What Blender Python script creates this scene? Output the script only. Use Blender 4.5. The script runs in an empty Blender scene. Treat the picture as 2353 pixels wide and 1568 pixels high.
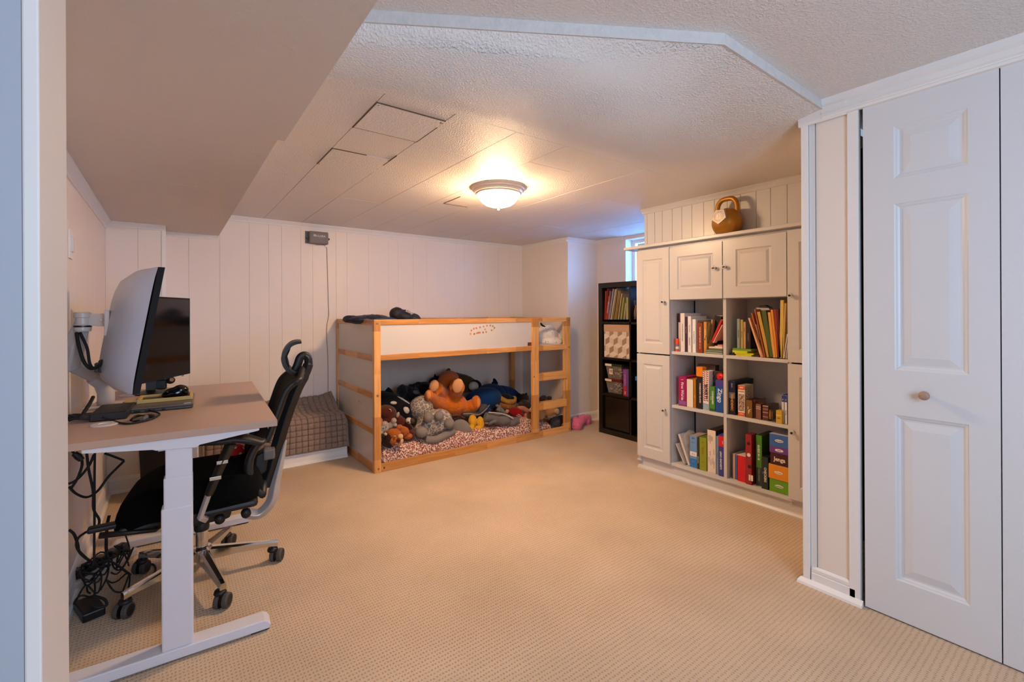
import bpy, bmesh, math, random
from mathutils import Vector, Matrix, noise as mnoise
random.seed(7)
S = bpy.context.scene
COL = S.collection
PI = math.pi
# ------------------------------------------------------------------ camera, world, big lights, exposure
F_PX, CX, HY, YAW, EYE, ROLL = 1056.0, 1176.5, 720.5, math.radians(36.65), 1.195, 0.005
cd = bpy.data.cameras.new('camera'); cam = bpy.data.objects.new('camera', cd); COL.objects.link(cam)
cd.sensor_fit = 'HORIZONTAL'; cd.sensor_width = 36.0; cd.lens = 36.0*F_PX/2353.0
cd.shift_y = -(784-HY)/2353.0; cd.clip_start = 0.02
cam.matrix_world = Matrix.Translation((0, 0, EYE)) @ Matrix.Rotation(-YAW, 4, 'Z') @ Matrix.Rotation(PI/2, 4, 'X') @ Matrix.Rotation(-ROLL, 4, 'Z')
S.camera = cam
S.view_settings.view_transform = 'Standard'; S.view_settings.look = 'None'
S.view_settings.gamma = 1.0; S.view_settings.use_curve_mapping = False
S.view_settings.exposure = 0.12
W = bpy.data.worlds.new('world'); S.world = W; W.use_nodes = True
W.node_tree.nodes['Background'].inputs[0].default_value = (0.55, 0.75, 1.0, 1)
W.node_tree.nodes['Background'].inputs[1].default_value = 0.5

def area(name, loc, aim, sx, sy, power, color):
    l = bpy.data.lights.new(name, 'AREA'); l.shape = 'RECTANGLE'; l.size = sx; l.size_y = sy
    l.energy = power; l.color = color
    o = bpy.data.objects.new(name, l); COL.objects.link(o); o.location = loc
    o.rotation_euler = (Vector(aim)-Vector(loc)).to_track_quat('-Z', 'Y').to_euler()
    return o
# daylight of the hall behind the camera, daylight at the basement window behind the cabinets
area('hall_daylight', (0.6, -1.2, 1.4), (0.8, 1.0, 1.0), 1.0, 1.1, 42, (0.54, 0.72, 1.0))
area('window_daylight', (4.35, 2.72, 1.72), (3.3, 2.85, 1.5), 0.8, 0.55, 190, (0.14, 0.40, 1.0))
LAMP_STRENGTH = 172.0

# ------------------------------------------------------------------ measuring helper: a viewing direction of the photograph met with a plane of the room
def P(u, v, X=None, Y=None, Z=None):
    a = (u-CX)/F_PX; b = (HY-v)/F_PX
    c, s = math.cos(ROLL), math.sin(ROLL)
    a2 = a*c+b*s; b2 = b*c-a*s
    d = (math.sin(YAW)+math.cos(YAW)*a2, math.cos(YAW)-math.sin(YAW)*a2, b2)
    t = X/d[0] if X is not None else Y/d[1] if Y is not None else (Z-EYE)/d[2]
    return Vector((d[0]*t, d[1]*t, EYE+d[2]*t))

# ------------------------------------------------------------------ materials
def lin(h):
    h = h.lstrip('#')
    r = [int(h[i:i+2], 16)/255 for i in (0, 2, 4)]
    return tuple(c/12.92 if c <= .04045 else ((c+.055)/1.055)**2.4 for c in r)+(1,)
_m = {}
def mat(name, col, rough=.5, var=.06, vscale=8, bump=0, bscale=60, metal=0, emit=None, es=0, spec=.5, sheen=0, trans=0, coat=0, alpha=1):
    if name in _m: return _m[name]
    m = bpy.data.materials.new(name); m.use_nodes = True; nt = m.node_tree; N = nt.nodes; L = nt.links
    b = N['Principled BSDF']; c = lin(col) if isinstance(col, str) else col
    b.inputs['Roughness'].default_value = rough; b.inputs['Metallic'].default_value = metal
    b.inputs['Specular IOR Level'].default_value = spec
    if sheen: b.inputs['Sheen Weight'].default_value = sheen
    if trans: b.inputs['Transmission Weight'].default_value = trans
    if coat: b.inputs['Coat Weight'].default_value = coat
    if alpha < 1: b.inputs['Alpha'].default_value = alpha
    tc = N.new('ShaderNodeTexCoord'); n = N.new('ShaderNodeTexNoise'); n.inputs['Scale'].default_value = vscale
    n.inputs['Detail'].default_value = 4; L.new(tc.outputs['Object'], n.inputs['Vector'])
    mx = N.new('ShaderNodeMix'); mx.data_type = 'RGBA'
    mx.inputs[6].default_value = tuple(x*(1-var) for x in c[:3])+(1,); mx.inputs[7].default_value = tuple(min(1, x*(1+var)) for x in c[:3])+(1,)
    L.new(n.outputs['Fac'], mx.inputs[0]); L.new(mx.outputs[2], b.inputs['Base Color'])
    if bump:
        n2 = N.new('ShaderNodeTexNoise'); n2.inputs['Scale'].default_value = bscale; n2.inputs['Detail'].default_value = 3
        L.new(tc.outputs['Object'], n2.inputs['Vector'])
        bp = N.new('ShaderNodeBump'); bp.inputs['Strength'].default_value = bump; bp.inputs['Distance'].default_value = .01
        L.new(n2.outputs['Fac'], bp.inputs['Height']); L.new(bp.outputs[0], b.inputs['Normal'])
    if emit:
        b.inputs['Emission Color'].default_value = emit; b.inputs['Emission Strength'].default_value = es
    _m[name] = m
    return m

def math_node(N, L, op, a, b=None, clamp=False):
    n = N.new('ShaderNodeMath'); n.operation = op; n.use_clamp = clamp
    for i, x in enumerate((a, b)):
        if x is None: continue
        if isinstance(x, (int, float)): n.inputs[i].default_value = x
        else: L.new(x, n.inputs[i])
    return n.outputs[0]

def carpet_mat():
    m = bpy.data.materials.new('carpet_loops'); m.use_nodes = True; nt = m.node_tree; N = nt.nodes; L = nt.links; b = N['Principled BSDF']
    b.inputs['Roughness'].default_value = .95; b.inputs['Specular IOR Level'].default_value = .1
    tc = N.new('ShaderNodeTexCoord'); sp = N.new('ShaderNodeSeparateXYZ')
    nz = N.new('ShaderNodeTexNoise'); nz.inputs['Scale'].default_value = 60; L.new(tc.outputs['Object'], nz.inputs['Vector'])
    mixv = N.new('ShaderNodeVectorMath'); mixv.operation = 'MULTIPLY_ADD'
    L.new(nz.outputs['Color'], mixv.inputs[0]); mixv.inputs[1].default_value = (.010, .009, 0); L.new(tc.outputs['Object'], mixv.inputs[2])
    L.new(mixv.outputs[0], sp.inputs[0])
    sx = math_node(N, L, 'SINE', math_node(N, L, 'MULTIPLY', sp.outputs[0], 2*PI/.0115))
    sy = math_node(N, L, 'SINE', math_node(N, L, 'MULTIPLY', sp.outputs[1], 2*PI/.0175))
    a = math_node(N, L, 'MULTIPLY_ADD', sx, .5); a.node.inputs[2].default_value = .5
    c = math_node(N, L, 'MULTIPLY_ADD', sy, .5); c.node.inputs[2].default_value = .5
    pit = math_node(N, L, 'MULTIPLY', math_node(N, L, 'POWER', a, 1.6), math_node(N, L, 'POWER', c, 3.0))
    fine = N.new('ShaderNodeTexNoise'); fine.inputs['Scale'].default_value = 420; L.new(tc.outputs['Object'], fine.inputs['Vector'])
    big = N.new('ShaderNodeTexNoise'); big.inputs['Scale'].default_value = 2.2; big.inputs['Detail'].default_value = 5; L.new(tc.outputs['Object'], big.inputs['Vector'])
    mx = N.new('ShaderNodeMix'); mx.data_type = 'RGBA'; mx.inputs[6].default_value = lin('#d2bba0'); mx.inputs[7].default_value = lin('#a5896a')
    L.new(math_node(N, L, 'MULTIPLY', pit, .8, True), mx.inputs[0])
    m2 = N.new('ShaderNodeMix'); m2.data_type = 'RGBA'; m2.blend_type = 'MULTIPLY'; m2.inputs[0].default_value = 1
    rp = N.new('ShaderNodeMapRange'); rp.inputs[1].default_value = .3; rp.inputs[2].default_value = .7; rp.inputs[3].default_value = .88; rp.inputs[4].default_value = 1.06
    L.new(big.outputs['Fac'], rp.inputs[0])
    rp2 = N.new('ShaderNodeMapRange'); rp2.inputs[1].default_value = .3; rp2.inputs[2].default_value = .7; rp2.inputs[3].default_value = .85; rp2.inputs[4].default_value = 1.12
    L.new(fine.outputs['Fac'], rp2.inputs[0])
    cc = N.new('ShaderNodeCombineColor'); mm = math_node(N, L, 'MULTIPLY', rp.outputs[0], rp2.outputs[0])
    for i in range(3): L.new(mm, cc.inputs[i])
    L.new(mx.outputs[2], m2.inputs[6]); L.new(cc.outputs[0], m2.inputs[7]); L.new(m2.outputs[2], b.inputs['Base Color'])
    bp = N.new('ShaderNodeBump'); bp.inputs['Strength'].default_value = .55; bp.inputs['Distance'].default_value = .004; bp.invert = True
    L.new(math_node(N, L, 'SUBTRACT', pit, math_node(N, L, 'MULTIPLY', fine.outputs['Fac'], .6)), bp.inputs['Height']); L.new(bp.outputs[0], b.inputs['Normal'])
    return m

def popcorn_mat(name, col, amount):
    m = bpy.data.materials.new(name); m.use_nodes = True; nt = m.node_tree; N = nt.nodes; L = nt.links; b = N['Principled BSDF']
    b.inputs['Roughness'].default_value = .5; b.inputs['Specular IOR Level'].default_value = .3
    tc = N.new('ShaderNodeTexCoord')
    n1 = N.new('ShaderNodeTexNoise'); n1.inputs['Scale'].default_value = 135; n1.inputs['Detail'].default_value = 3; L.new(tc.outputs['Object'], n1.inputs['Vector'])
    n2 = N.new('ShaderNodeTexNoise'); n2.inputs['Scale'].default_value = 1.7; n2.inputs['Detail'].default_value = 4; L.new(tc.outputs['Object'], n2.inputs['Vector'])
    r1 = N.new('ShaderNodeMapRange'); r1.inputs[1].default_value = .42; r1.inputs[2].default_value = .72; L.new(n1.outputs['Fac'], r1.inputs[0])
    r2 = N.new('ShaderNodeMapRange'); r2.inputs[1].default_value = .35; r2.inputs[2].default_value = .62; r2.inputs[3].default_value = .12; r2.inputs[4].default_value = 1; L.new(n2.outputs['Fac'], r2.inputs[0])
    h = math_node(N, L, 'MULTIPLY', r1.outputs[0], r2.outputs[0])
    bp = N.new('ShaderNodeBump'); bp.inputs['Strength'].default_value = amount; bp.inputs['Distance'].default_value = .005
    L.new(h, bp.inputs['Height']); L.new(bp.outputs[0], b.inputs['Normal'])
    mx = N.new('ShaderNodeMix'); mx.data_type = 'RGBA'; c = lin(col)
    mx.inputs[6].default_value = tuple(x*.92 for x in c[:3])+(1,); mx.inputs[7].default_value = c; L.new(n2.outputs['Fac'], mx.inputs[0]); L.new(mx.outputs[2], b.inputs['Base Color'])
    return m

def wood_mat(name, axis, base='#e2a762', off=0.0):
    m = bpy.data.materials.new(name); m.use_nodes = True; nt = m.node_tree; N = nt.nodes; L = nt.links; b = N['Principled BSDF']
    b.inputs['Roughness'].default_value = .38; b.inputs['Coat Weight'].default_value = .12
    tc = N.new('ShaderNodeTexCoord'); sp = N.new('ShaderNodeSeparateXYZ'); L.new(tc.outputs['Object'], sp.inputs[0])
    al = sp.outputs[axis]
    cell = math_node(N, L, 'FLOOR', math_node(N, L, 'ADD', math_node(N, L, 'MULTIPLY', al, 3.1), off))
    wn = N.new('ShaderNodeTexWhiteNoise'); wn.noise_dimensions = '1D'; L.new(cell, wn.inputs['W'])
    mp = N.new('ShaderNodeMapping'); sc = [55, 55, 55]; sc[axis] = 3.5; mp.inputs['Scale'].default_value = sc
    L.new(tc.outputs['Object'], mp.inputs['Vector'])
    cv = N.new('ShaderNodeVectorMath'); cv.operation = 'MULTIPLY_ADD'; L.new(wn.outputs['Color'], cv.inputs[0]); cv.inputs[1].default_value = (9, 9, 9); L.new(mp.outputs[0], cv.inputs[2])
    gr = N.new('ShaderNodeTexNoise'); gr.inputs['Scale'].default_value = 1; gr.inputs['Detail'].default_value = 3; gr.inputs['Distortion'].default_value = .6; L.new(cv.outputs[0], gr.inputs['Vector'])
    c = lin(base)
    r = N.new('ShaderNodeValToRGB'); r.color_ramp.elements[0].position = .3; r.color_ramp.elements[1].position = .7
    r.color_ramp.elements[0].color = (c[0]*.66, c[1]*.55, c[2]*.42, 1); r.color_ramp.elements[1].color = (min(1, c[0]*1.12), c[1]*1.12, c[2]*1.15, 1)
    L.new(math_node(N, L, 'ADD', math_node(N, L, 'MULTIPLY', gr.outputs['Fac'], .62), math_node(N, L, 'MULTIPLY', wn.outputs['Value'], .36)), r.inputs[0])
    L.new(r.outputs[0], b.inputs['Base Color'])
    return m

def spots_mat(name, base, spot, scale, thr=.5, rough=.8, bump=.2, inv=False, feature='F1', soft=.06, spot2=None):
    """cells of the spot colour on the base colour (printed cloth)"""
    m = bpy.data.materials.new(name); m.use_nodes = True; nt = m.node_tree; N = nt.nodes; L = nt.links; b = N['Principled BSDF']
    b.inputs['Roughness'].default_value = rough; b.inputs['Specular IOR Level'].default_value = .2
    tc = N.new('ShaderNodeTexCoord'); v = N.new('ShaderNodeTexVoronoi'); v.feature = feature; v.inputs['Scale'].default_value = scale
    nz = N.new('ShaderNodeTexNoise'); nz.inputs['Scale'].default_value = scale*1.3; L.new(tc.outputs['Object'], nz.inputs['Vector'])
    ad = N.new('ShaderNodeVectorMath'); ad.operation = 'MULTIPLY_ADD'; L.new(nz.outputs['Color'], ad.inputs[0]); ad.inputs[1].default_value = (.5/scale,)*3; L.new(tc.outputs['Object'], ad.inputs[2])
    L.new(ad.outputs[0], v.inputs['Vector'])
    r = N.new('ShaderNodeMapRange'); r.inputs[1].default_value = thr-soft; r.inputs[2].default_value = thr+soft; L.new(v.outputs['Distance'], r.inputs[0])
    mx = N.new('ShaderNodeMix'); mx.data_type = 'RGBA'
    A, B = (spot, base) if not inv else (base, spot)
    mx.inputs[6].default_value = lin(A); mx.inputs[7].default_value = lin(B); L.new(r.outputs[0], mx.inputs[0]); out = mx.outputs[2]
    if spot2:
        v2 = N.new('ShaderNodeTexNoise'); v2.inputs['Scale'].default_value = scale*.9; L.new(tc.outputs['Object'], v2.inputs['Vector'])
        r2 = N.new('ShaderNodeMapRange'); r2.inputs[1].default_value = .52; r2.inputs[2].default_value = .56; L.new(v2.outputs['Fac'], r2.inputs[0])
        m3 = N.new('ShaderNodeMix'); m3.data_type = 'RGBA'; L.new(out, m3.inputs[6]); m3.inputs[7].default_value = lin(spot2); L.new(r2.outputs[0], m3.inputs[0]); out = m3.outputs[2]
    L.new(out, b.inputs['Base Color'])
    if bump:
        n2 = N.new('ShaderNodeTexNoise'); n2.inputs['Scale'].default_value = 40; L.new(tc.outputs['Object'], n2.inputs['Vector'])
        bp = N.new('ShaderNodeBump'); bp.inputs['Strength'].default_value = bump; bp.inputs['Distance'].default_value = .01; L.new(n2.outputs['Fac'], bp.inputs['Height']); L.new(bp.outputs[0], b.inputs['Normal'])
    return m

PAINT = mat('white_paint', '#f0ece7', .38, .02, 3, .03, 30)
PAINT2 = mat('white_paint_panelling', '#efe3d7', .42, .03, 2, .04, 25)
DOORP = mat('white_door_paint', '#dedede', .38, .015, 3, .05, 120)
CAB = mat('cream_cabinet_foil', '#d0ccc8', .33, .01, 3)
CEIL = popcorn_mat('ceiling_stipple', '#f0e9e2', .7)
CEIL_NEAR = popcorn_mat('ceiling_stipple_near', '#ece6e0', .42)
SOFF = mat('soffit_paint', '#d8d0ca', .6, .04, 2.5, .12, 90)
GROOVE = mat('groove_shadow_paint', '#b3a294', .9)
DARK = mat('dark_void', '#0b0a0a', .9)
WX, WY, WZ = wood_mat('pine_x', 0), wood_mat('pine_y', 1, off=.3), wood_mat('pine_z', 2, off=.7)
BLACKP = mat('black_plastic', '#111012', .38, .05)
BLACKM = mat('black_matte', '#0d0c0d', .75, .1, 20, .1, 200)
CHROME = mat('chrome', '#d8d8d8', .12, .02, metal=1)
SILVER = mat('silver_paint', '#b3afad', .34, .03, metal=.3)
DESKW = mat('white_powder_coat', '#d9dae2', .42, .01)

# ------------------------------------------------------------------ mesh helpers
WM = {}
def wm(o):
    while o is not None:
        if o.name in WM: return WM[o.name]
        o = o.parent
    return Matrix()
def props(o, label=None, cat=None, group=None, kind=None):
    if label: o['label'] = label
    if cat: o['category'] = cat
    if group: o['group'] = group
    if kind: o['kind'] = kind
    return o
def thing(name, label, cat, loc=(0, 0, 0), rz=0, group=None):
    o = bpy.data.objects.new(name, None); COL.objects.link(o); o.empty_display_size = .1
    o.location = loc; o.rotation_euler = (0, 0, rz)
    WM[o.name] = Matrix.Translation(loc) @ Matrix.Rotation(rz, 4, 'Z')
    return props(o, label, cat, group)
def obj(name, bm, m, parent=None, world=True, smooth=False, mods=None, label=None, kind=None, cat=None, group=None, bevel=0):
    if parent is not None and world: bm.transform(wm(parent).inverted())
    me = bpy.data.meshes.new(name); bmesh.ops.recalc_face_normals(bm, faces=bm.faces[:]); bm.to_mesh(me); bm.free()
    ms = m if isinstance(m, (list, tuple)) else [m]
    for x in ms: me.materials.append(x)
    o = bpy.data.objects.new(name, me); COL.objects.link(o)
    if parent is not None: o.parent = parent
    if smooth:
        for p in me.polygons: p.use_smooth = True
    if bevel:
        b = o.modifiers.new('bevel', 'BEVEL'); b.width = bevel; b.segments = 2; b.limit_method = 'ANGLE'; b.angle_limit = .6
    for f in (mods or []): f(o)
    props(o, label, cat, group, kind)
    return o
def struct(name, bm, m, parent=None, **k):
    return obj(name, bm, m, parent, kind=None if parent else 'structure', **k)
def B(): return bmesh.new()
def box(bm, x0, x1, y0, y1, z0, z1, M=None, mi=0):
    vs = [bm.verts.new(Vector(c)) for c in ((x0,y0,z0),(x1,y0,z0),(x1,y1,z0),(x0,y1,z0),(x0,y0,z1),(x1,y0,z1),(x1,y1,z1),(x0,y1,z1))]
    if M is not None:
        for v in vs: v.co = M @ v.co
    for f in ((0,3,2,1),(4,5,6,7),(0,1,5,4),(1,2,6,5),(2,3,7,6),(3,0,4,7)):
        fc = bm.faces.new([vs[i] for i in f]); fc.material_index = mi
    return bm
def bx(*a, **k): return box(B(), *a, **k)
def prism(bm, poly, fn, d0, d1, mi=0):
    """poly of 2D points; fn(a, b, d) -> point"""
    A = [bm.verts.new(fn(a, b, d0)) for a, b in poly]; C = [bm.verts.new(fn(a, b, d1)) for a, b in poly]; n = len(poly)
    for f in ([bm.faces.new(A[::-1]), bm.faces.new(C)]+[bm.faces.new((A[i], A[(i+1) % n], C[(i+1) % n], C[i])) for i in range(n)]): f.material_index = mi
    return bm
def tube(bm, pts, r, seg=8, cap=True, sx=1.0, up=None):
    pts = [Vector(p) for p in pts]; n = len(pts); rs = r if isinstance(r, (list, tuple)) else [r]*n
    rings = []; prev = None
    for i, p in enumerate(pts):
        t = (pts[min(i+1, n-1)]-pts[max(i-1, 0)])
        t = t.normalized() if t.length > 1e-9 else Vector((0, 0, 1))
        if prev is None:
            a = Vector(up) if up else (Vector((0, 0, 1)) if abs(t.z) < .9 else Vector((1, 0, 0)))
            a = (a-t*a.dot(t)).normalized()
        else:
            a = prev-t*prev.dot(t); a = a.normalized() if a.length > 1e-6 else prev
        prev = a; b = t.cross(a)
        rings.append([bm.verts.new(p+(a*math.cos(2*PI*k/seg)+b*math.sin(2*PI*k/seg)*sx)*rs[i]) for k in range(seg)])
    for i in range(n-1):
        for k in range(seg): bm.faces.new((rings[i][k], rings[i][(k+1) % seg], rings[i+1][(k+1) % seg], rings[i+1][k]))
    if cap: bm.faces.new(rings[0][::-1]); bm.faces.new(rings[-1])
    return bm
def smoothpts(pts, k=6):
    pts = [Vector(p) for p in pts]; out = []
    q = [pts[0]]+pts+[pts[-1]]
    for i in range(1, len(q)-2):
        for j in range(k):
            t = j/k; a, b, c, d = q[i-1], q[i], q[i+1], q[i+2]
            out.append(.5*((2*b)+(c-a)*t+(2*a-5*b+4*c-d)*t*t+(3*b-a-3*c+d)*t**3))
    out.append(pts[-1]); return out
def lathe(bm, prof, c, seg=32, axis=Vector((0, 0, 1)), cap=True):
    q = Vector((0, 0, 1)).rotation_difference(Vector(axis)); rings = []
    for r, z in prof:
        rings.append([bm.verts.new(Vector(c)+q @ Vector((r*math.cos(2*PI*k/seg), r*math.sin(2*PI*k/seg), z))) for k in range(seg)])
    for i in range(len(prof)-1):
        for k in range(seg): bm.faces.new((rings[i][k], rings[i][(k+1) % seg], rings[i+1][(k+1) % seg], rings[i+1][k]))
    if cap: bm.faces.new(rings[0][::-1]); bm.faces.new(rings[-1])
    return bm
def ell(bm, c, r, R=None, seg=16, rings=10):
    M = Matrix.Translation(Vector(c)) @ (R.to_4x4() if R is not None else Matrix()) @ Matrix.Diagonal((r[0], r[1], r[2], 1))
    bmesh.ops.create_uvsphere(bm, u_segments=seg, v_segments=rings, radius=1, matrix=M)
    return bm
def extrude_path(bm, prof, p0, p1, out, m0=0, m1=0, ends=True):
    """moulding: prof [(o, z)] o = distance from the wall along out; runs p0 -> p1; m0, m1 mitre factors"""
    p0, p1, out = Vector(p0), Vector(p1), Vector(out); t = (p1-p0).normalized()
    A = [bm.verts.new(p0+out*o+Vector((0, 0, z))+t*m0*o) for o, z in prof]; C = [bm.verts.new(p1+out*o+Vector((0, 0, z))+t*m1*o) for o, z in prof]
    n = len(prof)
    for i in range(n): bm.faces.new((A[i], A[(i+1) % n], C[(i+1) % n], C[i]))
    if ends: bm.faces.new(A[::-1]); bm.faces.new(C)
    return bm
def subsurf(l=2):
    def f(o): s = o.modifiers.new('s', 'SUBSURF'); s.levels = l; s.render_levels = l
    return f
def remesh(vox=.006, sm=4, fuzz=0, fscale=.01):
    def f(o):
        r = o.modifiers.new('r', 'REMESH'); r.mode = 'VOXEL'; r.voxel_size = vox; r.use_smooth_shade = True
        s = o.modifiers.new('s', 'SMOOTH'); s.iterations = sm; s.factor = .6
        if fuzz:
            t = bpy.data.textures.new('fuzz', 'CLOUDS'); t.noise_scale = fscale; t.noise_depth = 2
            d = o.modifiers.new('d', 'DISPLACE'); d.texture = t; d.strength = fuzz; d.texture_coords = 'LOCAL'; d.mid_level = .5
    return f
def text(name, s, size, loc, right, up, m, parent, sx=1.0, align='CENTER', ext=.0003, label=None):
    cu = bpy.data.curves.new(name, 'FONT'); cu.body = s; cu.size = size; cu.align_x = align; cu.align_y = 'CENTER'; cu.extrude = ext; cu.resolution_u = 2; cu.offset = size*.022
    tmp = bpy.data.objects.new(name+'_tmp', cu)
    me = bpy.data.meshes.new_from_object(tmp); bpy.data.objects.remove(tmp); bpy.data.curves.remove(cu); me.name = name
    me.materials.clear(); me.materials.append(m)
    o = bpy.data.objects.new(name, me); COL.objects.link(o)
    r = Vector(right).normalized(); u = Vector(up).normalized(); n = r.cross(u); r = r*sx
    M = Matrix(((r.x, u.x, n.x, loc[0]), (r.y, u.y, n.y, loc[1]), (r.z, u.z, n.z, loc[2]), (0, 0, 0, 1)))
    if parent is not None: o.parent = parent; M = wm(parent).inverted() @ M
    o.matrix_local = M
    if label: o['label'] = label
    return o
def leaf_front(bm, y0, y1, z0, z1, xf, xb, py0, py1, panels, rings):
    """door leaf facing -X between y0<y1: slab with moulded panels; panels [(z0, z1)] bottom to top, rings [(inset, depth)]"""
    def V(x, y, z): return bm.verts.new((x, y, z))
    def quad(a, b, c, d): bm.faces.new((a, b, c, d))
    # front strips
    def rect(ya, yb, za, zb, x=xf): quad(V(x, ya, za), V(x, yb, za), V(x, yb, zb), V(x, ya, zb))
    rect(y0, py0, z0, z1); rect(py1, y1, z0, z1)
    zs = z0
    for a, b in panels:
        rect(py0, py1, zs, a); zs = b
    rect(py0, py1, zs, z1)
    for a, b in panels:
        pr = [V(xf, py0, a), V(xf, py1, a), V(xf, py1, b), V(xf, py0, b)]
        for ins, dep in rings:
            x = xf+dep; cr = [V(x, py0+ins, a+ins), V(x, py1-ins, a+ins), V(x, py1-ins, b-ins), V(x, py0+ins, b-ins)]
            for i in range(4): quad(pr[i], pr[(i+1) % 4], cr[(i+1) % 4], cr[i])
            pr = cr
        quad(*pr)
    rect(y0, y1, z0, z1, xb)
    for a, b in (((y0, z0), (y1, z0)), ((y1, z0), (y1, z1)), ((y1, z1), (y0, z1)), ((y0, z1), (y0, z0))):
        quad(V(xf, *a), V(xf, *b), V(xb, *b), V(xb, *a))
    bmesh.ops.remove_doubles(bm, verts=bm.verts[:], dist=1e-5)
    return bm
# ================================================================== THE ROOM
FW = 4.36          # far wall
RW = 3.40          # side wall beside the bed
LW = -.345         # left wall
CZ = 2.0           # main ceiling
NZ = 2.092         # ceiling near the doorway
SZ = 1.825         # underside of the soffit
CWX = 2.247        # closet wall
BKX = 2.905        # front of the built-in
struct('floor', bx(-1.6, 4.0, -2.2, 4.6, -.03, 0), carpet_mat())

# far wall: backing with single grooved planks
wb = struct('wall_back', bx(-.5, 3.5, FW+.006, FW+.1, 0, 2.1), GROOVE)
gx = [-.03, .118, .321, .528, .674, .774, .927, 1.025, 1.228, 1.327, 1.532, 1.73, 1.83, 1.99, 2.14, 2.345, 2.49, 2.59, 2.75, 2.85, 3.05, 3.20, RW]
def planks(parent, xs, mk, g=.0013):
    for a, b in zip(xs[:-1], xs[1:]): obj('plank', mk(min(a, b)+g/2, max(a, b)-g/2), PAINT2, parent)
planks(wb, [x for x in gx if x < 1.6], lambda a, b: bx(a, b, FW, FW+.01, 0, 2.03))
planks(wb, [x for x in gx if 1.5 < x < 2.2], lambda a, b: bx(a, b, FW, FW+.01, 0, 2.03), .0007)
planks(wb, [x for x in gx if 2.1 < x], lambda a, b: bx(a, b, FW, FW+.01, 0, 2.03), .0006)
# boxed-in corner left of it
CH = 4.075
wc = struct('wall_back_chase', bx(LW-.05, -.03, CH+.006, FW+.05, 0, 1.9), GROOVE)
planks(wc, [LW, -.176, -.03], lambda a, b: bx(a, b, CH, CH+.01, 0, 1.86))
obj('corner_strip', bx(-.045, -.022, CH-.006, CH+.02, .1, 1.80), PAINT, wc)
obj('side_panel', bx(-.036, -.0255, CH+.01, FW, 0, 1.83), PAINT2, wc)
# left wall
wl = struct('wall_left', bx(LW-.1, LW-.006, .55, FW, 0, 2.1), GROOVE)
ys = [.72, .95, 1.2, 1.5, 1.72, 1.93, 2.2, 2.4, 2.62, 2.72, 2.92, 3.05, 3.25, 3.45, 3.6, 3.82, CH]
planks(wl, ys, lambda a, b: bx(LW-.01, LW, a, b, 0, 1.86))
# side wall by the bed, alcove and window wall
wr = struct('wall_right_bed', bx(RW+.006, RW+.1, 3.60, FW+.1, 0, 2.05), GROOVE)
planks(wr, [3.57, 3.74, 3.9, 4.05, 4.2, FW], lambda a, b: bx(RW, RW+.01, a, b, 0, 2.03), .0006)
wal = struct('wall_alcove', bx(RW+.006, 4.0, 3.576, 3.68, 0, 2.05), GROOVE)
planks(wal, [RW, 3.55, 3.64, 3.74, 3.86], lambda a, b: bx(a, b, 3.57, 3.58, 0, 2.03), .0006)
WNX, WY0, WY1, WZ0, WZ1 = 3.85, 2.28, 3.165, 1.40, 1.965
bm = B()
box(bm, WNX, WNX+.12, .8, WY0, 0, 2.1); box(bm, WNX, WNX+.12, WY1, 3.6, 0, 2.1)
box(bm, WNX, WNX+.12, WY0, WY1, 0, WZ0); box(bm, WNX, WNX+.12, WY0, WY1, WZ1, 2.1)
struct('wall_right_window', bm, PAINT2)
win = struct('window_1', bx(WNX+.10, WNX+.16, WY0, WY1, WZ0, WZ0+.04), PAINT)
for a in ((WY0-.03, WY1+.03, WZ1-.035, WZ1+.03), (WY0-.03, WY0+.035, WZ0, WZ1-.035), (WY1-.035, WY1+.03, WZ0, WZ1-.035), (2.70, 2.735, WZ0, WZ1)):
    obj('window_frame', bx(WNX+.11, WNX+.155, *a), PAINT, win)
glass = mat('window_glass', '#ffffff', .02, 0, trans=1)
obj('pane', bx(WNX+.13, WNX+.134, WY0+.03, 2.71, WZ0+.03, WZ1-.03), glass, win)
obj('pane', bx(WNX+.13, WNX+.134, 2.73, WY1-.03, WZ0+.03, WZ1-.03), glass, win)
obj('window_sill', bx(WNX-.01, WNX+.12, WY0, WY1, WZ0-.015, WZ0+.003), PAINT, win)
# baseboards
bb = [(0, 0), (.026, 0), (.024, .012), (.014, .018), (.012, .07), (.010, .074), (.012, .078), (.009, .092), (.005, .100), (0, .104)]
for nm, p0, p1, out in (('baseboard_back', (-.03, FW, 0), (RW, FW, 0), (0, -1, 0)), ('baseboard_chase', (LW, CH, 0), (-.03, CH, 0), (0, -1, 0)),
                        ('baseboard_left', (LW, .72, 0), (LW, CH, 0), (1, 0, 0)), ('baseboard_bed', (RW, 3.57, 0), (RW, FW, 0), (-1, 0, 0)),
                        ('baseboard_alcove', (RW-.0, 3.57, 0), (WNX, 3.57, 0), (0, -1, 0)), ('baseboard_right', (WNX, 2.3, 0), (WNX, 3.57, 0), (-1, 0, 0))):
    struct(nm, extrude_path(B(), bb, p0, p1, out), PAINT)
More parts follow.
